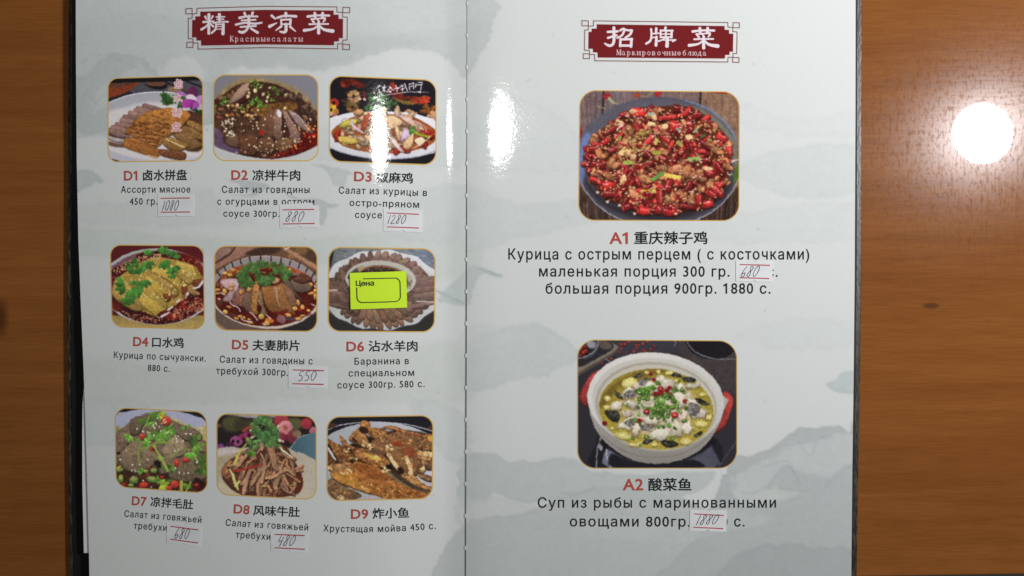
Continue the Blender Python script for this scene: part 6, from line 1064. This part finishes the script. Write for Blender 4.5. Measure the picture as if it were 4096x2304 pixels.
def sticker(z, quad, lines, digits, dbox, label, patch=None, shear=0, thick=9):
    zz = Z[z]; quad = np.array(quad, float); c = zz(tuple(quad.mean(0))); side = side_of(c[0])
    c3 = on_page(*c, side)
    nu, nv = 49, 7; u = np.linspace(0, 1, nu); W_ = np.linalg.norm(quad[1]-quad[0]); H_ = np.linalg.norm(quad[3]-quad[0]); r = .055
    notch = np.sqrt(np.clip(r*r-(u-.49)**2, 0, None))*W_/H_*.8
    t = np.linspace(0, 1, nv)[:, None]; VV = notch*.9*(1-t)+(1-notch)*t; UU = np.repeat(u[None], nv, 0)
    q = bilerp(quad, UU, VV); px, py = zz((q[..., 0], q[..., 1])); top = on_page(px, py, side, .00024).reshape(-1, 3); F = grid_faces(nu, nv)
    n = len(top); rim = np.concatenate([np.arange(nu), np.arange(1, nv)*nu+nu-1, (nv-1)*nu+np.arange(nu-2, -1, -1), np.arange(nv-2, 0, -1)*nu])
    low = top[rim]-[0, 0, .00017]; k = np.arange(len(rim)); sf = np.stack([rim, np.roll(rim, -1), n+(k+1) % len(rim), n+k], 1)
    V = np.concatenate([top, low])-c3
    o = mesh_obj('price_sticker', V, np.concatenate([F, sf]), PAPER); o.location = c3
    tag(o, label, 'price sticker', 'handwritten price stickers')
    for l in lines:
        V, F = ribbon([[l[0], ((l[0][0]+l[1][0])/2, (l[0][1]+l[1][1])/2), l[1]]], zz, side, thick*1.9, .00029, 0); mesh_obj('red_stripe', np.array(V)-c3, F, STRIPE, o)
    x0, y0, x1, y1, slope = dbox; w = (x1-x0)/(len(digits)-.35*digits.count('1')); x = x0; paths = []
    for ch in digits:
        ww = w*(.65 if ch == '1' else 1)
        for p in DIG[ch]: paths.append([(x+ww*(.05+.88*a)+(.5-b)*shear, y0+(y1-y0)*b+(x-x0)*slope) for a, b in p])
        x += ww
    V, F = ribbon(paths, zz, side, thick, .0003, .00006); mesh_obj('handwritten_price', np.array(V)-c3, F, PEN, o)
    if patch:
        q = np.array(patch, float); uu, vv = np.meshgrid(np.linspace(0, 1, 12), np.linspace(0, 1, 4)); g = bilerp(q, uu, vv); px, py = zz((g[..., 0], g[..., 1]))
        mesh_obj('torn_backing', on_page(px, py, side, .00016).reshape(-1, 3)-c3, grid_faces(12, 4), PAPER, o)
    return o
sticker('RA', [(725, 436), (1265, 445), (1268, 778), (725, 780)], [((768, 505), (1208, 500)), ((770, 715), (1210, 712))], '1080', (795, 535, 1045, 688, 0), 'white sticker with handwritten price 1080 below the D1 meat platter', shear=20)
sticker('RB', [(145, 604), (740, 610), (745, 948), (150, 958)], [((190, 680), (670, 672)), ((195, 893), (677, 886))], '880', (240, 703, 520, 858, 0), 'white sticker with handwritten price 880 below the D2 beef bowl', patch=[(150, 600), (642, 570), (642, 640), (150, 640)], shear=30)
sticker('RB', [(1722, 665), (2312, 690), (2310, 1020), (1715, 1000)], [((1775, 727), (2258, 747)), ((1773, 937), (2258, 955))], '1280', (1782, 757, 2065, 888, .01), 'white sticker with handwritten price 1280 below the D3 chicken plate', shear=20)
sticker('RD', [(335, 475), (890, 490), (888, 802), (335, 790)], [((395, 535), (843, 546)), ((393, 733), (840, 743))], '550', (468, 555, 742, 695, -.04), 'white sticker with handwritten price 550 below the D5 striped bowl', shear=10)
sticker('RE', [(785, 490), (1305, 555), (1300, 865), (780, 795)], [((840, 550), (1260, 605)), ((840, 745), (1257, 803))], '680', (905, 580, 1130, 735, .04), 'white sticker with handwritten price 680 below the D7 tripe with greens', shear=24)
sticker('RF', [(5, 485), (560, 500), (550, 820), (15, 790)], [((65, 543), (510, 560)), ((68, 740), (513, 762))], '480', (120, 560, 375, 712, 0), 'white sticker with handwritten price 480 below the D8 shredded tripe', shear=40)
sticker('RG', [(1900, 283), (2197, 292), (2192, 460), (1897, 452)], [((1930, 318), (2172, 325)), ((1928, 424), (2168, 431))], '680', (1943, 334, 2088, 420, -.06), 'white sticker with handwritten price 680 on the right page under A1', shear=22, thick=5)
sticker('RH', [(1547, 373), (1893, 378), (1886, 580), (1540, 570)], [((1585, 412), (1862, 426)), ((1578, 537), (1856, 549))], '1880', (1608, 424, 1815, 514, -.05), 'white sticker with handwritten price 1880 on the right page under A2', shear=26, thick=5.5)

# ---------------------------------------------------------------- neon tag on the sixth dish
zz = Z['d6']; tq = np.array([(405, 490), (1245, 462), (1258, 1005), (420, 1032)], float); cc = zz(tuple(tq.mean(0))); c3 = on_page(*cc, 'L')
uu, vv = np.meshgrid(np.linspace(0, 1, 24), np.linspace(0, 1, 16)); g = bilerp(tq, uu, vv); px, py = zz((g[..., 0], g[..., 1]))
lift = .0007+.0009*(uu-.5)**2
top = on_page(px, py, 'L', lift).reshape(-1, 3); nu, nv = 24, 16; n = len(top)
rim = np.concatenate([np.arange(nu), np.arange(1, nv)*nu+nu-1, (nv-1)*nu+np.arange(nu-2, -1, -1), np.arange(nv-2, 0, -1)*nu]); low = top[rim]-[0, 0, .0003]; k = np.arange(len(rim))
tagobj = mesh_obj('price_tag', np.concatenate([top, low])-c3, np.concatenate([grid_faces(nu, nv), np.stack([rim, np.roll(rim, -1), n+(k+1) % len(rim), n+k], 1)]), NEON); tagobj.location = c3
tag(tagobj, 'neon yellow green price tag with an empty printed box', 'price tag')
def arc(cx, cy, r, a0, a1, n=6): return [(cx+r*math.cos(math.radians(a0+(a1-a0)*i/n)), cy+r*math.sin(math.radians(a0+(a1-a0)*i/n))) for i in range(n+1)]
path = [(606, 575), (850, 570)]+arc(1078, 642, 77, -92, 0)+[(1158, 750)]+arc(1082, 836, 78, 0, 90)+[(850, 922)]+arc(592, 850, 78, 92, 180)+[(512, 780), (510, 705)]
V, F = ribbon([path], zz, 'L', 13, .00115, 0); mesh_obj('printed_box', np.array(V)-c3, F, TAGINK, tagobj)
T = Lettering(); T.text(zz, 'Цөна', [(500, 680), (768, 675)], 78, 0, 1.0, .012)
P2 = np.concatenate(T.V); mesh_obj('printed_word', on_page(P2[:, 0], P2[:, 1], 'L', .00118)-c3, T.F, TAGINK, tagobj)

# ---------------------------------------------------------------- loose sheet poking out under the left page
sx = np.linspace(0, 1, 10); ys = np.linspace(960, 1391, 24); xl = np.interp(ys, [960, 985, 1020, 1100, 1220, 1391], [214, 209.5, 207.5, 207, 207.2, 211])
PX = xl[:, None]*(1-sx)+300*sx; PY = np.repeat(ys[:, None], 10, 1); V = on_page(PX, PY, 'L', -.0013).reshape(-1, 3); n = len(V)
c3 = V.mean(0); V2 = V-[0, 0, .0002]
F = np.concatenate([grid_faces(10, 24), grid_faces(10, 24, n)[:, ::-1], [(i*10, (i+1)*10, n+(i+1)*10, n+i*10) for i in range(23)], [(230+i, 231+i, n+231+i, n+230+i) for i in range(9)]])
sh = mesh_obj('paper_sheet', np.concatenate([V, V2])-c3, F, WHITEPAPER); sh.location = c3
tag(sh, 'loose white paper sheet poking out under the left page', 'paper sheet')
